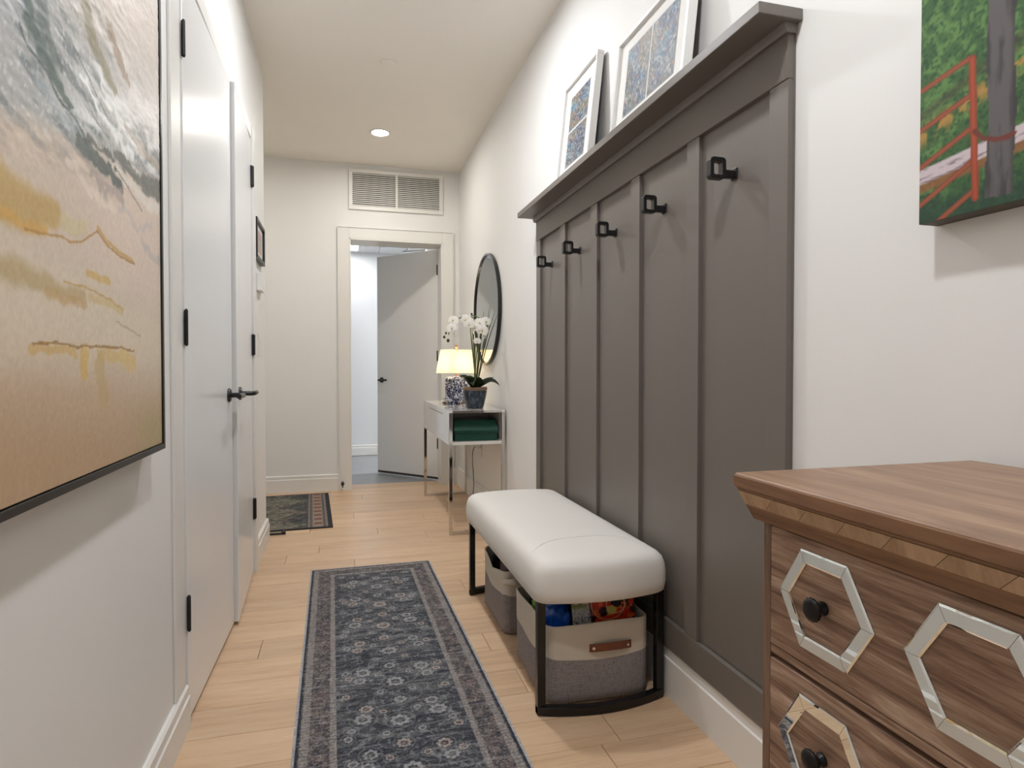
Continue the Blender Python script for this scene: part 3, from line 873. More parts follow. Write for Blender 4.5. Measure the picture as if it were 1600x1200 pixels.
def ledge_frame(y0, y1, H, label, prints, seed, lean):
    """white frame leaning on the wall; local frame: x out of the wall, y along it, z up the frame"""
    t = thing('picture_frame', (0.915, 0, 1.8345), label, 'picture frame', 'framed prints leaning on the ledge')
    t.location = (0.917, y0, 1.8345)
    t.rotation_euler = (0, R(lean), 0)
    LOC[t.name] = Vector((0, 0, 0))
    W = y1 - y0; w = 0.014; th = 0.028
    b = B()
    b.box(0, th, 0, W, 0, w).box(0, th, 0, W, H - w, H).box(0, th, 0, w, w, H - w).box(0, th, W - w, W, w, H - w)
    b.build('frame', 'white_frame', t, local=True, bevel=0.0012)
    B().box(0.012, 0.026, w, W - w, w, H - w).build('mat', 'matboard', t, local=True)
    B().box(0.026, 0.0285, 0.004, W - 0.004, 0.004, H - 0.004).build('back_board', 'backing', t, local=True)
    for k, (ya, yb, za, zb) in enumerate(prints):
        bb = B(); s = 0.004
        bb.box(0.0112, 0.0122, ya - s, yb + s, za - s, zb + s)
        bb.build('mat_bevel', 'bevel', t, local=True)
        def fn(U, V, k=k):
            a = fbm(U * 5, V * 7, 4, seed + k * 5); s2 = fbm(U * 26 + V * 8, V * 26, 3, seed + 40 + k); w2 = fbm(U * 3, V * 3, 3, seed + 70 + k)
            c = np.zeros(U.shape + (3,)) + np.array([112, 118, 126.])
            c = mixc(c, (74, 88, 118), sstep(0.45, 0.65, a))
            c = mixc(c, (128, 116, 96), sstep(0.46, 0.62, w2) * 0.9)
            c = mixc(c, (96, 136, 156), sstep(0.56, 0.75, fbm(U * 4 + 3, V * 5, 3, seed + 90 + k)) * 0.8)
            c = mixc(c, (188, 180, 168), sstep(0.6, 0.74, s2) * 0.85)
            c = mixc(c, (44, 52, 62), sstep(0.42, 0.3, s2) * 0.7)
            c = mixc(c, (180, 124, 100), sstep(0.78, 0.86, fbm(U * 14, V * 14, 2, seed + 120 + k)) * 0.9)
            return c
        print_grid('picture_print', (0.0108, yb, za), (0, ya - yb, 0), (0, 0, zb - za), 70, 70, fn, 'print', t, local=True)
    return t
ledge_frame(2.262, 2.632, 0.435, 'white frame with two blue prints stacked, farther on the ledge',
            [(0.082, 0.288, 0.215, 0.36), (0.082, 0.288, 0.058, 0.202)], 3, 6.2)
ledge_frame(1.565, 2.055, 0.345, 'white frame with two blue prints side by side, nearer on the ledge',
            [(0.253, 0.412, 0.058, 0.285), (0.078, 0.237, 0.058, 0.285)], 9, 6.2)

# ================================================================== RUGS
def rug_field(x, y, W, Lh, seed=0):
    """x across 0..W, y along from the near end 0..Lh (metres); returns sRGB"""
    ex = np.minimum(x, W - x); ey = np.minimum(y, Lh - y); e = np.minimum(ex, ey)
    wob = 0.004 * (fbm(x * 30, y * 30, 2, seed) - 0.5)
    along = np.where(ex < ey, y, x)
    c = np.zeros(x.shape + (3,)) + np.array([72, 73, 78.])
    c = mixc(c, (52, 55, 63), sstep(0.4, 0.65, fbm(x * 8, y * 30, 4, seed + 1)))
    c = mixc(c, (96, 97, 99), sstep(0.48, 0.7, fbm(x * 10 + 5, y * 60, 4, seed + 2)))
    c = mixc(c, (40, 44, 54), sstep(0.55, 0.7, fbm(x * 24, y * 130, 3, seed + 21)) * 0.8)
    # rosettes
    rs = random.Random(seed + 5)
    fl = []
    for i in range(int(Lh / 0.115)):
        yy = 0.16 + i * 0.115
        if yy > Lh - 0.15: break
        fl.append((W / 2 + rs.uniform(-.008, .008), yy, 0.030 if i % 2 else 0.021, rs.random()))
        for sx in (-1, 1):
            fl.append((W / 2 + sx * (0.098 + 0.012 * (i % 2)), yy + 0.03 * (1 if i % 2 else -1), 0.022 if i % 3 else 0.028, rs.random()))
            fl.append((W / 2 + sx * (0.155 - 0.01 * (i % 2)), yy + 0.055 * (1 if i % 3 else -0.4), 0.015, rs.random()))
            fl.append((W / 2 + sx * 0.05, yy + 0.058, 0.013, rs.random()))
    fx = x + 0.006 * (fbm(x * 60, y * 60, 2, seed + 6) - 0.5); fy = y + 0.006 * (fbm(x * 60, y * 60, 2, seed + 7) - 0.5)
    for (cx, cy, r, u) in fl:
        dx, dy = fx - cx, fy - cy
        near = (np.abs(dx) < r * 1.7) & (np.abs(dy) < r * 1.7)
        if not near.any(): continue
        d = np.hypot(dx, dy); a = np.arctan2(dy, dx)
        rr_ = r * (0.98 + 0.12 * np.cos(a * 8))
        lightc = (186, 170, 160) if u < 0.35 else (172, 171, 170)
        m = sstep(rr_, rr_ * 0.85, d) * sstep(rr_ * 0.42, rr_ * 0.55, d)
        c = mixc(c, lightc, m * 0.85 * near)
        c = mixc(c, (150, 120, 104) if u < 0.35 else (120, 118, 112), sstep(r * 0.3, r * 0.2, d) * 0.8 * near)
        ring = sstep(0.003, 0.001, np.abs(d - r * 1.42)) * 0.45
        c = mixc(c, (150, 150, 148), ring * near)
    # vines
    v = np.abs(x - W / 2 - 0.075 * np.sin(y * 27)); v2 = np.abs(x - W / 2 + 0.075 * np.sin(y * 27)); v3 = np.abs(np.abs(x - W / 2) - 0.125 - 0.03 * np.sin(y * 54))
    vine = np.minimum(np.minimum(v, v2), v3)
    c = mixc(c, (132, 134, 136), sstep(0.004, 0.001, vine + wob) * 0.6)
    leafn = fbm(x * 75, y * 75, 2, seed + 9)
    c = mixc(c, (136, 138, 140), sstep(0.62, 0.74, leafn) * 0.65)
    # borders
    bd = e + wob * 0.4
    band = (bd < 0.118)
    strip1 = sstep(0.108, 0.112, bd) * sstep(0.136, 0.132, bd)
    m0 = sstep(0.116, 0.114, bd)
    bc = np.zeros_like(c) + np.array([98, 90, 88.])
    bc = mixc(bc, (68, 66, 72), sstep(0.45, 0.65, fbm(x * 60, y * 60, 3, seed + 11)))
    mot = 0.5 + 0.5 * np.sin(along * 70) * np.cos((bd - 0.075) * 110)
    bc = mixc(bc, (136, 124, 118), sstep(0.6, 0.9, mot) * 0.65)
    bc = mixc(bc, (120, 98, 94), sstep(0.6, 0.75, fbm(x * 16, y * 16, 2, seed + 13)) * 0.45)
    bc = mixc(bc, (150, 142, 136), sstep(0.6, 0.7, fbm(x * 150, y * 150, 2, seed + 23)) * 0.6)
    bc = mixc(bc, (50, 50, 56), sstep(0.6, 0.7, fbm(x * 150, y * 150, 2, seed + 29)) * 0.6)
    l1 = sstep(0.018, 0.020, bd) * sstep(0.042, 0.040, bd); l2 = sstep(0.096, 0.098, bd) * sstep(0.116, 0.114, bd)
    tick = 0.5 + 0.5 * np.sin(along * 420)
    lc = np.maximum(l1, l2)
    bc = mixc(bc, (158, 152, 146), lc * (0.5 + 0.35 * tick))
    c = c * (1 - m0[..., None]) + bc * m0[..., None]
    c = mixc(c, (38, 42, 54), sstep(0.016, 0.0145, bd) * sstep(0.007, 0.009, bd))
    c = mixc(c, (172, 172, 174), sstep(0.008, 0.0065, bd))
    # wear
    wr = fbm(x * 16, y * 150, 3, seed + 15)
    c = mixc(c, (158, 156, 156), sstep(0.55, 0.8, wr) * 0.5 * (bd > 0.01))
    fine = fbm(x * 420, y * 420, 2, seed + 16) - 0.5
    c = c + fine[..., None] * 100
    return c * 0.96
rg = thing('runner_rug', (0.145, 2.3, 0), 'long faded navy runner rug with floral pattern beside the bench', 'rug', rotz=R(0.85))
RW, RL = 0.600, 1.98
# local frame: x across from left edge, far end at y = 0.99
LOC[rg.name] = Vector((0, 0, 0))
far = Vector((0.1435, 3.290, 0))
rg.location = far + Matrix.Rotation(R(0.85), 3, 'Z') @ Vector((0, -RL / 2, 0))
B().box(-RW / 2, RW / 2, -RL / 2, RL / 2, 0.0006, 0.0052).build('backing', 'canvas', rg, local=True)
print_grid('pile', (-RW / 2, -RL / 2, 0.0058), (RW, 0, 0), (0, RL, 0), 280, 800,
           lambda U, V: rug_field(U * RW, V * RL, RW, RL, 3), 'pile', rg, local=True)
mt = thing('entry_mat', (-0.6, 4.69, 0), 'faded dark green and beige patterned mat in the entry, near the end wall', 'rug', rotz=R(2.6))
LOC[mt.name] = Vector((0, 0, 0))
MW, ML = 0.95, 1.145
mt.location = (-0.56, 4.708, 0)
B().box(-MW / 2, MW / 2, -ML / 2, ML / 2, 0.0006, 0.0062).build('backing', 'bag_black', mt, local=True)
def matcol(U, V):
    x = U * MW; y = V * ML; rx = MW - x
    c = np.zeros(U.shape + (3,)) + np.array([70, 72, 66.])
    dm = np.abs(((x * 2.6) % 1.0) - 0.5) + np.abs(((y * 2.6 + 0.25) % 1.0) - 0.5)
    dm = dm + 0.36 * (fbm(x * 30, y * 44, 3, 4) - 0.5)
    c = mixc(c, (128, 124, 108), sstep(0.34, 0.26, np.abs(dm - 0.12)) * 0.6)
    c = mixc(c, (44, 48, 58), sstep(0.62, 0.75, dm) * 0.8)
    c = mixc(c, (146, 138, 122), sstep(0.04, 0.015, np.abs(dm - 0.42)) * 0.7)
    c = mixc(c, (126, 82, 72), sstep(0.66, 0.8, fbm(x * 24, y * 24, 2, 31)) * 0.6)
    c = mixc(c, (150, 146, 130), sstep(0.52, 0.7, fbm(x * 26, y * 80, 3, 33)) * 0.6)
    c = mixc(c, (36, 40, 46), sstep(0.56, 0.7, fbm(x * 40, y * 90, 3, 35)) * 0.7)
    ebd = np.minimum(rx, x)
    mot = 0.5 + 0.5 * np.cos(y * 52)
    inb = sstep(0.155, 0.150, ebd)
    bcol = mixc(np.zeros_like(c) + np.array([142, 126, 112.]), (112, 66, 62), sstep(0.6, 0.8, mot) * sstep(0.03, 0.02, np.abs(ebd - 0.09)))
    bcol = mixc(bcol, (86, 84, 88), sstep(0.012, 0.006, np.abs(ebd - 0.135)) + sstep(0.012, 0.006, np.abs(ebd - 0.05)))
    c = c * (1 - inb[..., None]) + bcol * inb[..., None]
    c = mixc(c, (34, 36, 44), sstep(0.032, 0.028, np.minimum(ebd, 9)))
    c = mixc(c, (34, 36, 44), sstep(0.026, 0.022, np.minimum(y, ML - y)))
    return c + (fbm(x * 300, y * 300, 2, 8) - 0.5)[..., None] * 50
print_grid('pile', (-MW / 2, -ML / 2, 0.0068), (MW, 0, 0), (0, ML, 0), 220, 260, matcol, 'pile', mt, local=True)

# ================================================================== BENCH
bn = thing('upholstered_bench', (0.76, 2.25, 0), 'long ivory upholstered bench on black steel legs against the panelling', 'bench')
bx0, bx1, by0, by1, bul = 0.541, 0.972, 1.718, 2.782, 0.034
def bench_outline(inset, n=26, r=0.036):
    """rounded rectangle with bowed short ends"""
    cx, cy = (bx0 + bx1) / 2, (by0 + by1) / 2
    hx, hy = (bx1 - bx0) / 2 - inset, (by1 - by0) / 2 - inset
    r = max(r - inset * 0.2, 0.02)
    pts = []
    def bow(x): return bul * (1 - min(1, abs(x) / hx) ** 2)
    for qx, qy, a0 in ((1, 1, 0), (-1, 1, 90), (-1, -1, 180), (1, -1, 270)):
        for k in range(9):
            a = R(a0 + 90 * k / 8)
            x = qx * (hx - r) + r * math.cos(a); y = qy * (hy - r) + r * math.sin(a)
            pts.append((x, y))
        nx = 10
        if a0 in (0, 180):          # then along a short end
            x0 = pts[-1][0]; x1 = -x0
            for k in range(1, nx):
                pts.append((x0 + (x1 - x0) * k / nx, qy * hy))
        else:
            y0 = pts[-1][1]; y1 = -y0
            for k in range(1, nx):
                pts.append((qx * hx, y0 + (y1 - y0) * k / nx))
    out = []
    for x, y in pts:
        s = 1 if y > 0 else -1
        wgt = min(1.0, max(0.0, (abs(y) - (hy - 0.25)) / 0.25))
        out.append((cx + x, cy + y + s * bow(x) * wgt))
    return out
rings = []
for ins, z in ((0.03, 0.337), (0.008, 0.338), (0.001, 0.345), (-0.003, 0.37), (-0.003, 0.40), (0.0, 0.425), (0.006, 0.443), (0.018, 0.456),
               (0.035, 0.4635), (0.06, 0.4685), (0.10, 0.4725), (0.15, 0.4745), (0.165, 0.475)):
    rings.append([(x, y, z) for x, y in bench_outline(ins)])
cu = B(); cu.rings(rings)
cush = cu.build('seat_cushion', 'leather', bn, smooth=True)
# seam arc over the near end of the seat
def top_z(x, y):
    d = min(x - bx0, bx1 - x)
    for (i0, z0), (i1, z1) in zip(((0.0, 0.425), (0.006, 0.443), (0.018, 0.456), (0.035, 0.4635), (0.06, 0.4685), (0.10, 0.4725), (0.15, 0.4745)),
                                  ((0.006, 0.443), (0.018, 0.456), (0.035, 0.4635), (0.06, 0.4685), (0.10, 0.4725), (0.15, 0.4745), (0.3, 0.476))):
        if i0 <= d <= i1: return z0 + (z1 - z0) * (d - i0) / (i1 - i0)
    return 0.425
sm = []
for k in range(33):
    x = bx0 + 0.012 + (bx1 - bx0 - 0.024) * k / 32
    u = (x - (bx0 + bx1) / 2) / ((bx1 - bx0) / 2)
    y = 1.905 - 0.11 * abs(u) ** 3.0
    sm.append((x, y, top_z(x, y) + 0.0002))
B().tube(sm, 0.0013, 6).build('seam', 'leather', cush)
B().prism([(x, y) for x, y in bench_outline(0.05)], 2, 0.328, 0.337).build('seat_base', 'blackgloss', bn)
bt = 0.025
for end, s in (('near', 1), ('far', -1)):
    yb_ = by0 + 0.016 if s > 0 else by1 - 0.016 - bt
    for x0 in (bx0 + 0.012, bx1 - 0.006 - bt):
        B().box(x0, x0 + bt, yb_, yb_ + bt, 0.001, 0.3375).build('leg', 'blackgloss', bn, bevel=0.002)
    n = 24; xa, xb = bx0 + 0.012, bx1 - 0.006
    ring = []
    for k in range(n + 1):
        x = xa + (xb - xa) * k / n; u = 2 * k / n - 1
        off = -s * 0.040 * (1 - u * u)
        ring.append([(x, yb_ + off, 0.001), (x, yb_ + bt + off, 0.001), (x, yb_ + bt + off, 0.027), (x, yb_ + off, 0.027)])
    B().rings(ring).build('floor_bar', 'blackgloss', bn, bevel=0.002)

# ------------------------------------------------------------------ baskets under the bench
def rrect(cx, cy, hx, hy, r, z, n=6, warp=None):
    pts = []
    for qx, qy, a0 in ((1, 1, 0), (-1, 1, 90), (-1, -1, 180), (1, -1, 270)):
        for k in range(n + 1):
            a = R(a0 + 90 * k / n)
            pts.append((cx + qx * (hx - r) + r * math.cos(a), cy + qy * (hy - r) + r * math.sin(a)))
        m = 6
        x0, y0 = pts[-1]
        if a0 in (0, 180):
            for k in range(1, m): pts.append((x0 + (cx * 2 - x0 - x0) * k / m, y0))
        else:
            for k in range(1, m): pts.append((x0, y0 + (cy * 2 - y0 - y0) * k / m))
    if warp: return [warp(x, y, z) for x, y in pts]
    return [(x, y, z) for x, y in pts]
def basket(x0, x1, y0, y1, H, seam, label, seed, slump=0.0):
    cx, cy = (x0 + x1) / 2, (y0 + y1) / 2; hx, hy = (x1 - x0) / 2, (y1 - y0) / 2
    t = thing('storage_basket', (cx, cy, 0), label, 'basket', 'fabric baskets under the bench')
    rs = random.Random(seed); ph = rs.uniform(0, 6)
    def zz(x, y, z, amp=1):
        u = (x - cx) / hx; v = (y - cy) / hy
        return z - slump * amp * max(0, 1 - abs(v) * 0.9) * (0.6 if abs(u) > 0.7 else 1)
    def lowp(x, y, z):
        k = z / H
        bulge = 0.004 * math.sin(3 * k + ph)
        s = 0.982 + 0.018 * k
        return (cx + (x - cx) * s + bulge * math.sin(y * 25 + ph), cy + (y - cy) * s + bulge * math.sin(x * 21), z)
    def seamz(x, y):
        u = (x - cx) / hx; v = (y - cy) / hy
        return seam + 0.018 * (u * u if abs(v) > 0.9 else v * v) - 0.009
    R_ = 0.035
    lo = [rrect(cx, cy, hx - 0.012, hy - 0.012, R_, 0.002, warp=lowp), rrect(cx, cy, hx, hy, R_, 0.012, warp=lowp)]
    for k in range(1, 7):
        f = k / 6
        lo.append([lowp(x, y, 0.012 + (seamz(x, y) - 0.012) * f) for x, y, _ in rrect(cx, cy, hx, hy, R_, 0)])
    B().rings(lo, True, False).build('lower_panel', 'linen', t, smooth=True)
    up = []
    for k in range(0, 6):
        f = k / 5
        up.append([lowp(x, y, seamz(x, y) + (zz(x, y, H) - seamz(x, y)) * f) for x, y, _ in rrect(cx, cy, hx, hy, R_, 0)])
    up.append([lowp(x, y, zz(x, y, H) + 0.002) for x, y, _ in rrect(cx, cy, hx - 0.003, hy - 0.003, R_, 0)])
    for k in range(0, 5):
        f = k / 4
        up.append([lowp(x, y, zz(x, y, H, 1 - f) * (1 - f) + 0.03 * f) for x, y, _ in rrect(cx, cy, hx - 0.006, hy - 0.006, R_, 0)])
    ub = B().rings(up, False, True).build('upper_band', 'canvas', t, smooth=True)
    return t, lowp
bk1, lw1 = basket(0.590, 0.932, 1.757, 2.130, 0.248, 0.144, 'nearer beige and grey basket with a brown leather handle, holding food packets', 1)
bk2, lw2 = basket(0.592, 0.925, 2.285, 2.655, 0.252, 0.150, 'farther beige and grey basket holding a dark maroon bag', 2, slump=0.068)
# leather handle on the near end of basket 1
hb = B(); ring = []
for k in range(15):
    f = k / 14; x = 0.726 + 0.140 * f
    off = -0.003 - 0.013 * math.sin(math.pi * f) ** 0.7
    zc = 0.172 + 0.004 * math.sin(math.pi * f)
    y = 1.7600 + off
    ring.append([(x, y, zc - 0.012), (x, y + 0.003, zc - 0.012), (x, y + 0.003, zc + 0.012), (x, y, zc + 0.012)])
hd = hb.rings(ring).build('handle', 'strap', bk1, bevel=0.0008)
for x in (0.740, 0.852):
    B().disc_axis((x, 1.7535, 0.172), (0, -1, 0), [(0.0062, -0.003), (0.0062, 0.0015), (0.0035, 0.003)], 16).build('rivet', 'brass', hd)
B().box(0.776, 0.7774, 1.7575, 1.7630, 0.012, 0.15).build('stitch_line', 'linen', bk1)
# cloth loop handle of basket 2 at its near end
lp = []
for k in range(17):
    a = math.pi * k / 16
    lp.append((0.597 + 0.05 * (1 - math.cos(a)) / 2, 2.285 - 0.055 * math.sin(a), 0.212 + 0.016 * math.sin(a)))
B().tube(lp, 0.0115, 10).build('cloth_handle', 'canvas', bk2, smooth=True)

def crumpled(name, c, size, label, cat, mat, seed, group=None, amp=0.22, rot=0.0):
    me = bpy.data.meshes.new(name); bm = bmesh.new()
    bmesh.ops.create_icosphere(bm, subdivisions=4, radius=1.0)
    from mathutils import noise as mn
    for v in bm.verts:
        p = v.co.normalized()
        q = Vector([math.copysign(abs(a) ** 0.7, a) for a in p])
        n = mn.noise(p * 1.7 + Vector((seed, 0, 0))) * amp + mn.noise(p * 4.3 + Vector((0, seed, 0))) * amp * 0.6
        n += abs(mn.noise(p * 9 + Vector((0, 0, seed)))) * amp * 0.35
        q = q * (0.85 + n)
        v.co = Vector((q.x * size[0], q.y * size[1], q.z * size[2]))
    bm.to_mesh(me); bm.free()
    me.materials.append(M[mat])
    o = bpy.data.objects.new(name, me); COL.objects.link(o)
    o.location = c; o.rotation_euler = (0, 0, rot)
    me.polygons.foreach_set('use_smooth', [True] * len(me.polygons))
    return tag(o, label, cat, group)
crumpled('plastic_bag', (0.648, 1.845, 0.215), (0.048, 0.06, 0.088), 'crumpled bright blue plastic bag in the nearer basket', 'bag', 'bag_blue', 3)
crumpled('plastic_bag', (0.860, 2.00, 0.18), (0.05, 0.06, 0.11), 'blue bag behind the food packet in the nearer basket', 'bag', 'bag_blue', 13)
crumpled('dark_bag', (0.668, 2.03, 0.19), (0.05, 0.06, 0.085), 'black packet at the back of the nearer basket', 'bag', 'bag_black', 8)
crumpled('lime_packet', (0.622, 1.945, 0.245), (0.022, 0.022, 0.028), 'small lime green packet showing under the seat edge', 'packet', 'bag_green', 21)
crumpled('maroon_bag', (0.685, 2.43, 0.185), (0.075, 0.105, 0.12), 'crumpled dark maroon bag in the farther basket', 'bag', 'bag_maroon', 5)
crumpled('dark_bag', (0.665, 2.60, 0.20), (0.045, 0.035, 0.07), 'black bag with white marks at the far end of the farther basket', 'bag', 'bag_black', 11)
# food packet: pillow bag with a printed front
fp = thing('food_packet', (0.765, 1.90, 0.12), 'glossy food packet printed with red and orange vegetables in the nearer basket', 'food packet')
def packet(U, V):
    c = np.zeros(U.shape + (3,)) + np.array([54, 20, 18.])
    n = fbm(U * 9, V * 9, 3, 3)
    c = mixc(c, (212, 52, 26), sstep(0.45, 0.55, fbm(U * 7, V * 7, 3, 8)) * sstep(0.25, 0.35, U))
    c = mixc(c, (232, 110, 44), sstep(0.58, 0.66, fbm(U * 11, V * 11, 3, 14)) * sstep(0.3, 0.4, U))
    d = np.hypot((U - 0.56) / 1.0, (V - 0.66) * 0.8)
    c = mixc(c, (34, 12, 12), sstep(0.20, 0.17, d) * 0.0 + sstep(0.085, 0.06, np.hypot(U - 0.50, (V - 0.58) * .8)) + sstep(0.09, 0.07, np.hypot(U - 0.72, (V - 0.74) * .8)))
    c = mixc(c, (206, 196, 92), sstep(0.10, 0.07, np.hypot(U - 0.62, (V - 0.60) * 0.9) + 0.04 * (n - 0.5)))
    c = mixc(c, (214, 140, 90), sstep(0.016, 0.008, np.abs(np.hypot(U - 0.58, (V - 0.72) * 0.9) - 0.27)))
    c = mixc(c, (240, 200, 150), sstep(0.010, 0.004, np.abs(np.hypot(U - 0.70, (V - 0.70) * 0.9) - 0.15)))
    left = sstep(0.30, 0.27, U + 0.06 * (V - 0.5))
    lc = np.zeros_like(c) + np.array([196, 196, 188.])
    lc = mixc(lc, (130, 140, 70), sstep(0.5, 0.62, fbm(U * 22, V * 14, 3, 19)) * sstep(0.6, 0.75, V))
    lc = mixc(lc, (80, 90, 130), sstep(0.58, 0.64, fbm(U * 40, V * 30, 2, 29)) * sstep(0.7, 0.5, V) * 0.7)
    c = c * (1 - left[..., None]) + lc * left[..., None]
    return c
fx0, fx1, fz0, fz1 = 0.690, 0.902, 0.165, 0.322
B().rings([[(fx0, 1.812, fz0), (fx1, 1.812, fz0), (fx1, 1.87, fz0), (fx0, 1.87, fz0)],
           [(fx0, 1.808, 0.24), (fx1, 1.808, 0.24), (fx1, 1.88, 0.24), (fx0, 1.88, 0.24)],
           [(fx0, 1.838, fz1 - 0.001), (fx1, 1.838, fz1 - 0.001), (fx1, 1.845, fz1), (fx0, 1.845, fz1)]]).build('packet_body', 'bag_black', fp, bevel=0.004)
print_grid('printed_front', (fx0, 1.8105, fz0), (fx1 - fx0, 0, 0), (0, 0.026, fz1 - fz0), 110, 80, packet, 'glossprint', fp,
           relief=lambda U, V: 0.012 * np.sin(np.pi * np.clip(V, 0, 1)) + 0.004 * (fbm(U * 5, V * 4, 2, 3) - 0.5) + 0.004)

# ================================================================== CONSOLE TABLE
cx0, cx1, cy0, cy1, cz0, cz1 = 0.634, 0.985, 3.775, 5.000, 0.553, 0.767
ct = thing('console_table', ((cx0 + cx1) / 2, (cy0 + cy1) / 2, 0), 'narrow glossy white console table on chrome legs against the right wall', 'console table')
q = 0.020
B().box(cx0, cx1, cy0 + 0.002, cy1 - 0.002, cz1 - 0.015, cz1).build('table_top', 'lacquer', ct, bevel=0.0015)
B().box(cx0 + q, cx1 - q, cy0 + 0.004, cy1 - 0.004, cz0, cz0 + 0.02).build('bottom_board', 'lacquer', ct, bevel=0.001)
B().box(cx1 - 0.018, cx1 - 0.002, cy0 + q, cy1 - q, cz0 + 0.02, cz1 - 0.015).build('back_panel', 'lacquer', ct)
B().box(cx0 + 0.016, cx1 - 0.018, cy0 + 0.40, cy0 + 0.415, cz0 + 0.02, cz1 - 0.015).build('divider', 'lacquer', ct)
B().box(cx0 + 0.001, cx0 + 0.016, cy0 + q, cy1 - q, cz0, cz1 - 0.015).build('front_panel', 'lacquer', ct, bevel=0.001)
dr = B().box(cx0 - 0.003, cx0 + 0.001, cy0 + 0.022, cy1 - 0.022, cz0 + 0.002, cz1 - 0.017).build('drawer_front', 'lacquer', ct, bevel=0.001)
B().box(cx0 - 0.0034, cx0 + 0.0012, 4.02, 4.66, cz1 - 0.037, cz1 - 0.033).build('finger_slot', 'dark_inside', dr)
for ya in (cy0, cy1 - q):
    B().box(cx0 - 0.002, cx0 + q, ya - 0.002, ya + q, 0.001, cz1 - 0.016).build('leg', 'chrome', ct, bevel=0.001)
    B().box(cx1 - q, cx1 + 0.001, ya - 0.002, ya + q, 0.001, cz1 - 0.016).build('leg', 'chrome', ct, bevel=0.001)
    B().box(cx0 + q, cx1 - q, ya - 0.002, ya + q, 0.001, 0.019).build('floor_bar', 'chrome', ct, bevel=0.001)
    B().box(cx0 + q, cx1 - q, ya - 0.0025, ya + 0.0015, cz1 - 0.0155, cz1 - 0.0005).build('top_bar', 'chrome', ct, bevel=0.0005)
gb = thing('green_box', (0.812, 3.95, cz0 + 0.0205), 'dark green lidded box inside the console cubby', 'box')
B().box(0.674, 0.945, 3.812, 4.08, cz0 + 0.0205, cz0 + 0.085).build('box_body', 'green', gb, bevel=0.003)
b = B()
b.rings([[(0.668, 3.806, 0.622), (0.953, 3.806, 0.622), (0.953, 4.086, 0.622), (0.668, 4.086, 0.622)],
         [(0.668, 3.804, 0.640), (0.953, 3.804, 0.640), (0.953, 4.086, 0.640), (0.668, 4.086, 0.640)],
         [(0.682, 3.850, 0.699), (0.940, 3.850, 0.699), (0.940, 4.07, 0.699), (0.682, 4.07, 0.699)]])
b.build('lid', 'green', gb, bevel=0.002)
B().box(0.79, 0.83, 3.8025, 3.8045, 0.624, 0.634).build('tab', 'green', gb)

# table lamp
lx, ly = 0.832, 4.63
TL_ = thing('table_lamp', (lx, ly, cz1), 'lit table lamp with a cream shade and blue and white porcelain base', 'lamp')
def sq(cx, cy, h, z, rot, r=0.25, n=4, hy=None):
    pts = []; hy = hy or h
    for qx, qy, a0 in ((1, 1, 0), (-1, 1, 90), (-1, -1, 180), (1, -1, 270)):
        for k in range(n + 1):
            a = R(a0 + 90 * k / n); rr_ = h * r
            x = qx * (h - rr_) + rr_ * math.cos(a); y = qy * (hy - rr_) + rr_ * math.sin(a)
            pts.append((cx + x * math.cos(rot) - y * math.sin(rot), cy + x * math.sin(rot) + y * math.cos(rot), z))
    return pts
rt = R(28)
B().rings([sq(lx, ly, 0.066, cz1 + 0.0005, rt, .12), sq(lx, ly, 0.066, cz1 + 0.012, rt, .12)]).build('foot', 'brown_cap', TL_, bevel=0.002)
smooth_angle(B().rings([sq(lx, ly, 0.058, cz1 + 0.012, rt, .15), sq(lx, ly, 0.062, cz1 + 0.02, rt, .15), sq(lx, ly, 0.062, cz1 + 0.183, rt, .15),
           sq(lx, ly, 0.052, cz1 + 0.196, rt, .2), sq(lx, ly, 0.02, cz1 + 0.2, rt, .3)]).build('porcelain_body', 'porcelain', TL_), 35)
B().lathe((lx, ly, cz1), [(0.008, 0.2), (0.008, 0.26)], 12).build('stem', 'copper', TL_)
sz0, sz1 = 0.990, 1.166
sh = B(); n1 = sq(lx, ly, 0.126, sz0, rt, .06, 3, hy=0.092); n2 = sq(lx, ly, 0.100, sz1, rt, .06, 3, hy=0.07)
sh.rings([n1, [tuple((np.array(a) * .5 + np.array(c) * .5)) for a, c in zip(n1, n2)], n2], False, False)
sho = sh.build('lamp_shade', 'shade', TL_)
so = sho.modifiers.new('solid', 'SOLIDIFY'); so.thickness = 0.0015
B().tube(n1 + [n1[0]], 0.0018, 6).build('shade_trim', 'petal', sho)
B().tube(n2 + [n2[0]], 0.0018, 6).build('shade_trim', 'petal', sho)
B().lathe((lx, ly, 1.075), [(0.008, -0.045), (0.024, -0.01), (0.026, 0.005), (0.018, 0.025), (0.004, 0.032)], 20).build('bulb', 'bulb', TL_, smooth=True)
smooth_angle(B().lathe((lx, ly, sz1), [(0.003, -0.02), (0.004, 0.01), (0.010, 0.016), (0.0125, 0.025), (0.009, 0.034), (0.002, 0.038)], 20).build('finial', 'copper', TL_))
# dish in front of the lamp
ds = thing('porcelain_dish', (0.80, 4.41, cz1), 'small blue and white porcelain dish in front of the lamp', 'dish')
dxc, dyc = 0.775, 4.43
dr_ = [sq(dxc, dyc, h, cz1 + z, R(10), .3, 4) for h, z in ((0.038, 0.0008), (0.042, 0.006), (0.062, 0.036), (0.065, 0.043), (0.061, 0.043), (0.038, 0.010))]
smooth_angle(B().rings(dr_).build('dish_body', 'porcelain', ds), 45)
co = thing('brown_coaster', (0.755, 4.60, cz1), 'small dark brown wooden piece beside the lamp base', 'coaster')
B().box(0.715, 0.765, 4.50, 4.58, cz1 + 0.0005, cz1 + 0.014).build('coaster_body', 'brown_cap', co, bevel=0.004)

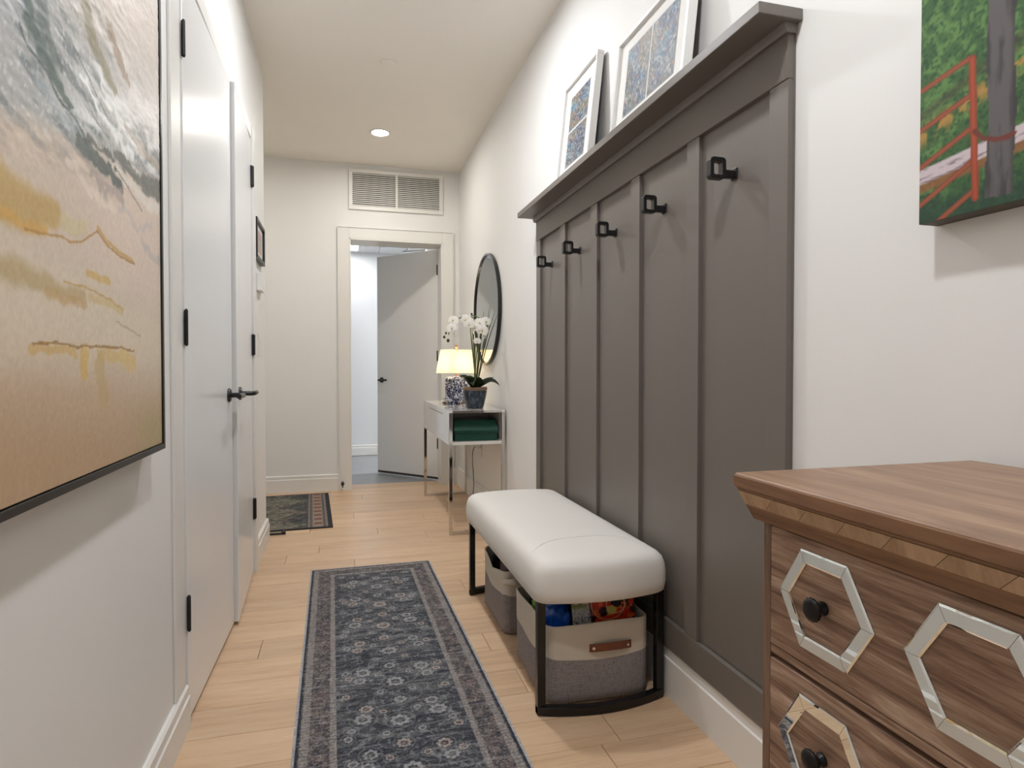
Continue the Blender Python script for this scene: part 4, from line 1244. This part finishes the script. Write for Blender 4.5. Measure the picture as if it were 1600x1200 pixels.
# orchid
ox, oy = 0.836, 3.975
orc = thing('potted_orchid', (ox, oy, cz1), 'white orchid with grass blades in a blue glazed pot on the console', 'potted plant')
pp = [(0.050, 0.0005), (0.056, 0.006), (0.064, 0.035), (0.074, 0.08), (0.079, 0.112), (0.077, 0.118)]
po = B().lathe((ox, oy, cz1), pp, 40, True, False).build('pot', 'glaze', orc, smooth=True)
B().lathe((ox, oy, cz1), [(0.0775, 0.117), (0.081, 0.122), (0.081, 0.136), (0.076, 0.139), (0.070, 0.134), (0.069, 0.115)], 40, False, False).build('pot_rim', 'rimglaze', po, smooth=True)
B().lathe((ox, oy, cz1), [(0.0695, 0.118), (0.05, 0.126), (0.0, 0.128)], 30, False, False).build('soil', 'soil', orc, smooth=True)
ztop = cz1 + 0.125
def blade(name, mat, pts, w, fold=0.25, parent=orc, twist=0.0):
    """leaf along a centre line, widest in the middle, with a fold"""
    pts = [Vector(p) for p in pts]; n = len(pts); vs = []; fs = []
    for k, p in enumerate(pts):
        t = (pts[min(k + 1, n - 1)] - pts[max(k - 1, 0)]).normalized()
        s = t.cross(Vector((0, 0, 1)))
        s = s.normalized() if s.length > 0.05 else Vector((0, 1, 0))
        up = s.cross(t).normalized()
        s, up = s * math.cos(twist) + up * math.sin(twist), up * math.cos(twist) - s * math.sin(twist)
        f = k / (n - 1); ww = w * max(0.03, math.sin(math.pi * (0.08 + 0.92 * f) ** 0.8) ** 0.8 if f < 1 else 0.03)
        vs += [p - s * ww + up * ww * fold, p, p + s * ww + up * ww * fold]
        if k: 
            a = 3 * (k - 1)
            fs += [(a, a + 1, a + 4, a + 3), (a + 1, a + 2, a + 5, a + 4)]
    b = B().add(vs, fs); o = b.build(name, mat, parent, smooth=True)
    sd_ = o.modifiers.new('solid', 'SOLIDIFY'); sd_.thickness = 0.0012
    return o
def arc(p0, p1, p2, n=10):
    p0, p1, p2 = Vector(p0), Vector(p1), Vector(p2)
    return [(1 - t) ** 2 * p0 + 2 * t * (1 - t) * p1 + t * t * p2 for t in [k / (n - 1) for k in range(n)]]
for tgt, ctrl, w in (((0.99, 3.93, 0.915), (0.93, 3.94, 0.99), 0.020), ((0.965, 3.99, 0.965), (0.90, 3.98, 0.955), 0.020),
                     ((0.955, 3.90, 0.955), (0.90, 3.93, 0.95), 0.018), ((0.748, 3.93, 0.955), (0.80, 3.95, 0.985), 0.026),
                     ((0.735, 4.00, 0.975), (0.79, 3.99, 0.985), 0.022), ((0.800, 3.86, 0.915), (0.815, 3.90, 0.985), 0.028),
                     ((0.878, 3.865, 0.925), (0.86, 3.90, 0.99), 0.026), ((0.83, 4.09, 0.97), (0.83, 4.03, 0.98), 0.024)):
    blade('leaf', 'leaf', arc((ox, oy, ztop), ctrl, tgt), w * 1.15, twist=R(-38) if tgt[0] < ox else R(38))
for tgt, ctrl in (((0.955, 3.90, 1.40), (0.90, 3.95, 1.22)), ((0.945, 3.93, 1.345), (0.87, 3.97, 1.2)), ((0.935, 3.94, 1.435), (0.90, 3.96, 1.15)),
                  ((0.925, 3.93, 1.43), (0.90, 3.95, 1.2)), ((0.905, 4.02, 1.40), (0.88, 4.0, 1.2)), ((0.79, 3.93, 1.36), (0.815, 3.96, 1.15)),
                  ((0.962, 3.86, 1.375), (0.92, 3.93, 1.25)), ((0.82, 4.0, 1.33), (0.83, 3.98, 1.15))):
    blade('grass_blade', 'blade', arc((ox + 0.01, oy, ztop), ctrl, tgt, 12), 0.0055, 0.5)
stem1 = arc((ox - 0.006, oy, ztop), (0.835, 3.96, 1.15), (0.842, 3.95, 1.33), 8) + arc((0.842, 3.95, 1.335), (0.80, 3.95, 1.385), (0.72, 3.95, 1.345), 8)[1:] + \
        arc((0.72, 3.95, 1.345), (0.675, 3.94, 1.325), (0.655, 3.93, 1.24), 6)[1:]
B().tube(stem1, 0.0034, 8).build('flower_stem', 'stem', orc, smooth=True)
stem2 = arc((ox + 0.008, oy, ztop), (0.85, 3.97, 1.15), (0.885, 3.97, 1.31), 8) + arc((0.885, 3.97, 1.31), (0.88, 3.94, 1.36), (0.80, 3.91, 1.365), 6)[1:]
B().tube(stem2, 0.0034, 8).build('flower_stem', 'stem', orc, smooth=True)
for tgt in ((0.825, 3.97, 1.25), (0.862, 3.96, 1.22), (0.84, 4.0, 1.2)):
    B().tube(arc((ox, oy, ztop), (ox, oy, 1.1), tgt, 6), 0.004, 8).build('support_stem', 'stem', orc, smooth=True)
def flower(c, nrm, s, roll=0.0):
    nrm = Vector(nrm).normalized()
    u = nrm.cross(Vector((0, 0, 1)))
    u = u.normalized() if u.length > 0.1 else Vector((1, 0, 0))
    v = u.cross(nrm).normalized() * -1
    v = Vector((0, 0, 1)) - nrm * nrm.z; v.normalize()
    c = Vector(c)
    root = None
    specs = [(90, 0.9, 0.42), (210, 0.9, 0.40), (330, 0.9, 0.40), (20, 1.0, 0.72), (160, 1.0, 0.72)]
    for ang, ln, wd in specs:
        a = R(ang + roll); d = u * math.cos(a) + v * math.sin(a); side = d.cross(nrm)
        rows = []
        n = 7
        vs = []; fs = []
        for k in range(n):
            f = k / (n - 1)
            half = s * wd * math.sin(math.pi * min(0.97, 0.06 + f * 0.9)) ** 0.75
            p = c + d * s * ln * f + nrm * s * (0.12 * math.sin(f * 3) - 0.16 * f * f)
            vs += [p - side * half - nrm * half * 0.12, p + nrm * 0.001, p + side * half - nrm * half * 0.12]
            if k:
                q_ = 3 * (k - 1)
                fs += [(q_, q_ + 1, q_ + 4, q_ + 3), (q_ + 1, q_ + 2, q_ + 5, q_ + 4)]
        b = B().add(vs, fs)
        if root is None:
            root = b.build('flower', 'petal', orc, smooth=True)
        else:
            b.build('petal', 'petal', root, smooth=True)
    B().lathe(tuple(c + nrm * s * 0.12), [(0.001, -s * .16), (s * .14, -s * .06), (s * .16, s * .05), (0.001, s * .16)], 10).build('lip', 'petal_c', root, smooth=True)
for c, nr, s, ro in (((0.855, 3.925, 1.315), (-.25, -1, .1), 0.040, 8), ((0.900, 3.93, 1.325), (.2, -1, .15), 0.040, -12), ((0.872, 3.915, 1.268), (-.1, -1, -.1), 0.042, 20),
                 ((0.83, 3.92, 1.285), (-.6, -1, 0), 0.036, -5), ((0.765, 3.93, 1.335), (-.7, -1, .1), 0.042, 10), ((0.785, 3.91, 1.305), (-.2, -1, -.1), 0.036, 0),
                 ((0.685, 3.93, 1.33), (-.8, -1, .2), 0.038, 15), ((0.675, 3.92, 1.28), (-.4, -1, 0), 0.036, -10), ((0.69, 3.925, 1.245), (-.1, -1, -.3), 0.030, 5),
                 ((0.905, 3.95, 1.285), (.5, -1, 0), 0.036, 30), ((0.842, 3.93, 1.20), (-.4, -1, -.3), 0.026, 0), ((0.895, 3.94, 1.24), (.3, -1, -.2), 0.024, 40)):
    flower(c, nr, s, ro)
for c, r in (((0.628, 3.93, 1.225), 0.0085), ((0.652, 3.925, 1.203), 0.0105), ((0.64, 3.93, 1.25), 0.007), ((0.80, 3.9, 1.372), 0.007)):
    B().lathe(c, [(0.001, -r * 1.2), (r * .8, -r * .6), (r, 0), (r * .7, r * .8), (0.001, r * 1.2)], 12).build('bud', 'leaf', orc, smooth=True)

# outlet and cord behind the console
ou = thing('wall_outlet', (XR, 4.55, 0.36), 'white wall outlet with a plug behind the console table', 'outlet')
B().box(XR - 0.006, XR - 0.0005, 4.50, 4.58, 0.36, 0.48).build('plate', 'plastic', ou, bevel=0.002)
B().box(XR - 0.034, XR - 0.0062, 4.52, 4.56, 0.43, 0.46).build('plug', 'plastic', ou, bevel=0.003)
cd = thing('lamp_cord', (0.975, 4.55, 0), 'thin dark lamp cord hanging behind the console table', 'cord')
B().tube(arc((0.962, 4.54, 0.443), (0.93, 4.55, 0.44), (0.945, 4.58, 0.30), 8) + arc((0.945, 4.58, 0.30), (0.965, 4.60, 0.15), (0.95, 4.60, 0.045), 8)[1:] +
         arc((0.95, 4.60, 0.045), (0.945, 4.58, 0.004), (0.90, 4.50, 0.004), 8)[1:], 0.003, 8).build('cable', 'cord', cd, smooth=True)
B().tube(arc((0.99, 4.83, 0.60), (0.97, 4.82, 0.4), (0.972, 4.84, 0.2), 8) + arc((0.972, 4.84, 0.2), (0.965, 4.8, 0.05), (0.93, 4.66, 0.004), 8)[1:], 0.0025, 8).build('cable', 'plastic', cd, smooth=True)

# spring door stop at the foot of the casing, and a black foot by the entry mat
dsx = 0.002
st = thing('door_stop', (dsx, YB - 0.018, 0.06), 'small black door stop on the casing foot left of the open door', 'door stop')
b = B(); b.disc_axis((dsx, YB - 0.0245, 0.066), (0, -1, 0), [(0.010, -0.0), (0.010, 0.004), (0.006, 0.006), (0.006, 0.05), (0.014, 0.052), (0.014, 0.066), (0.010, 0.07)], 18)
smooth_angle(b.build('stop_body', 'black', st))
B().lathe((dsx, YB - 0.085, 0.066), [(0.005, -0.03), (0.006, -0.008)], 10).build('stop_pin', 'black', st)
ft = thing('shoe_rack', (-0.50, 4.05, 0), 'low black metal rack foot poking out past the left wall corner', 'shoe rack')
B().box(-0.62, -0.355, 4.058, 4.082, 0.0008, 0.012).build('foot_bar', 'black', ft, bevel=0.003)
B().lathe((-0.353, 4.07, 0.0008), [(0.013, 0), (0.013, 0.016), (0.009, 0.02)], 16).build('foot_cap', 'black', ft)
B().box(-0.56, -0.54, 4.06, 4.08, 0.012, 0.50).build('upright', 'black', ft, bevel=0.002)

# ================================================================== DRESSER
XF = 0.570; DYa, DYb = -0.075, 0.745; DXb = 0.965
dz = 0.881
dt = thing('wooden_dresser', (0.77, 0.335, 0), 'brushed brown wooden dresser with mirrored hexagon inlays in the right foreground', 'dresser')
B().box(XF - 0.030, DXb + 0.015, DYa - 0.028, DYb + 0.028, dz - 0.0205, dz).build('table_top', 'wood_top', dt, bevel=0.004, seg=3)
B().box(XF - 0.0315, XF - 0.029, DYa - 0.027, DYb + 0.027, dz - 0.0185, dz - 0.0035).build('top_edge', 'wood_edge', dt, bevel=0.001)
def frame_ring(o0, z0, o1, z1):
    """four-sided sloping ring under the top: outset o at height z (front and both ends)"""
    def loop(o, z): return [(XF - o, DYa - o, z), (DXb, DYa - o, z), (DXb, DYb + o, z), (XF - o, DYb + o, z)]
    return B().rings([loop(o0, z0), loop(o1, z1)])
frame_ring(0.027, dz - 0.0205, 0.0255, dz - 0.0245).build('top_bead', 'wood_edge', dt, bevel=0.001)
frame_ring(0.0235, dz - 0.0245, 0.0165, dz - 0.043).build('cornice_core', 'wood_edge', dt)
frame_ring(0.019, dz - 0.043, 0.010, dz - 0.064).build('cornice_base', 'wood_edge', dt, bevel=0.002)
# pale oak inlay pieces on the sloping front, diagonal joints
npc = 14; y0_, y1_ = DYa - 0.024, DYb + 0.024
pl = (y1_ - y0_) / npc
for k in range(npc):
    a = y0_ + pl * k; c = a + pl; sk = 0.010; g = 0.0004
    t0 = (XF - 0.0235, dz - 0.0248); t1_ = (XF - 0.0165, dz - 0.0428)
    nx, nz = -0.0018, -0.0006
    q = [(t0[0], a - sk + g, t0[1]), (t0[0], c - sk - g, t0[1]), (t1_[0], c + sk - g, t1_[1]), (t1_[0], a + sk + g, t1_[1])]
    if k == 0: q[0] = (t0[0], a, t0[1]); q[3] = (t1_[0], a + 0.006, t1_[1])
    if k == npc - 1: q[1] = (t0[0], c, t0[1]); q[2] = (t1_[0], c - 0.007, t1_[1])
    B().rings([q, [(x + nx, y, z + nz) for x, y, z in q]]).build('inlay_piece', 'inlay', dt)
B().box(XF + 0.012, DXb, DYa, DYb, 0.075, dz - 0.064).build('carcass', 'wood_h', dt)
B().box(XF, XF + 0.012, DYb - 0.0150, DYb, 0.075, dz - 0.064).build('stile', 'wood_v', dt, bevel=0.001)
B().box(XF, XF + 0.012, DYa, DYa + 0.0150, 0.075, dz - 0.064).build('stile', 'wood_v', dt, bevel=0.001)
for (xa, ya) in ((XF + 0.005, DYa + 0.005), (XF + 0.005, DYb - 0.055), (DXb - 0.055, DYa + 0.005), (DXb - 0.055, DYb - 0.055)):
    B().rings([[(xa + .008, ya + .008, 0.0005), (xa + .042, ya + .008, 0.0005), (xa + .042, ya + .042, 0.0005), (xa + .008, ya + .042, 0.0005)],
               [(xa, ya, 0.075), (xa + .05, ya, 0.075), (xa + .05, ya + .05, 0.075), (xa, ya + .05, 0.075)]]).build('foot', 'wood_v', dt, bevel=0.002)
drawers = [(0.651, 0.8155), (0.463, 0.634), (0.275, 0.446), (0.087, 0.258)]
for (za, zb) in drawers[1:]:
    B().box(XF + 0.001, XF + 0.012, DYa + 0.015, DYb - 0.015, zb + 0.0035, zb + 0.0150).build('rail', 'wood_h', dt, bevel=0.001)
hexw, hexh, flat, band = 0.0775, 0.0635, 0.0385, 0.0175
def hexpts(cy, cz, k):
    w, h, f = hexw - k * 1.13, hexh - k, flat - k * 0.56
    return [(cy + w, cz), (cy + f, cz + h), (cy - f, cz + h), (cy - w, cz), (cy - f, cz - h), (cy + f, cz - h)]
for di, (za, zb) in enumerate(drawers):
    dw = B().box(XF - 0.001, XF + 0.0115, DYa + 0.0165, DYb - 0.0165, za, zb - 0.002).build('drawer', 'wood_h', dt, bevel=0.0015)
    czh = 0.735 - di * 0.1875
    for hi in range(4):
        cyh = 0.630 - hi * 0.1915
        O, I = hexpts(cyh, czh, 0), hexpts(cyh, czh, band)
        # slight bevel: outer and inner rims lower than the crown
        Ob, Ib = hexpts(cyh, czh, 0.0022), hexpts(cyh, czh, band - 0.0022)
        for s in range(6):
            e_ = (s + 1) % 6
            x0 = XF - 0.001; xm = XF - 0.0035; x1 = XF - 0.0048
            base = [(x0, *O[s]), (x0, *O[e_]), (x0, *I[e_]), (x0, *I[s])]
            mid = [(xm, *O[s]), (xm, *O[e_]), (xm, *I[e_]), (xm, *I[s])]
            top = [(x1, *Ob[s]), (x1, *Ob[e_]), (x1, *Ib[e_]), (x1, *Ib[s])]
            cyy = sum(p[1] for p in base) / 4; czz = sum(p[2] for p in base) / 4
            shr = lambda r_: [(x, cyy + (y - cyy) * 0.993, czz + (z - czz) * 0.993) for x, y, z in r_]
            B().rings([shr(base), shr(mid), shr(top)]).build('mirror_strip', 'mirror', dw)
        if hi in (0, 3):
            prof = [(0.006, 0.0), (0.0085, 0.001), (0.0085, 0.003), (0.0055, 0.006), (0.005, 0.010), (0.0062, 0.013), (0.0135, 0.015), (0.0150, 0.0175),
                    (0.0140, 0.0205), (0.0100, 0.0228), (0.0040, 0.0240), (0.0005, 0.0242)]
            kb = B().disc_axis((XF - 0.001, cyh, czh), (-1, 0, 0), prof, 32)
            # flutes round the knob head
            for i, p in enumerate(kb.v):
                r_i = i // 32; a_i = i % 32
                if r_i in (6, 7, 8, 9) and a_i % 2 == 0:
                    c0_ = Vector((p[0], cyh, czh)); kb.v[i] = tuple(c0_ + (Vector(p) - c0_) * 0.93)
            kb.build('knob', 'bronze', dw, smooth=True)
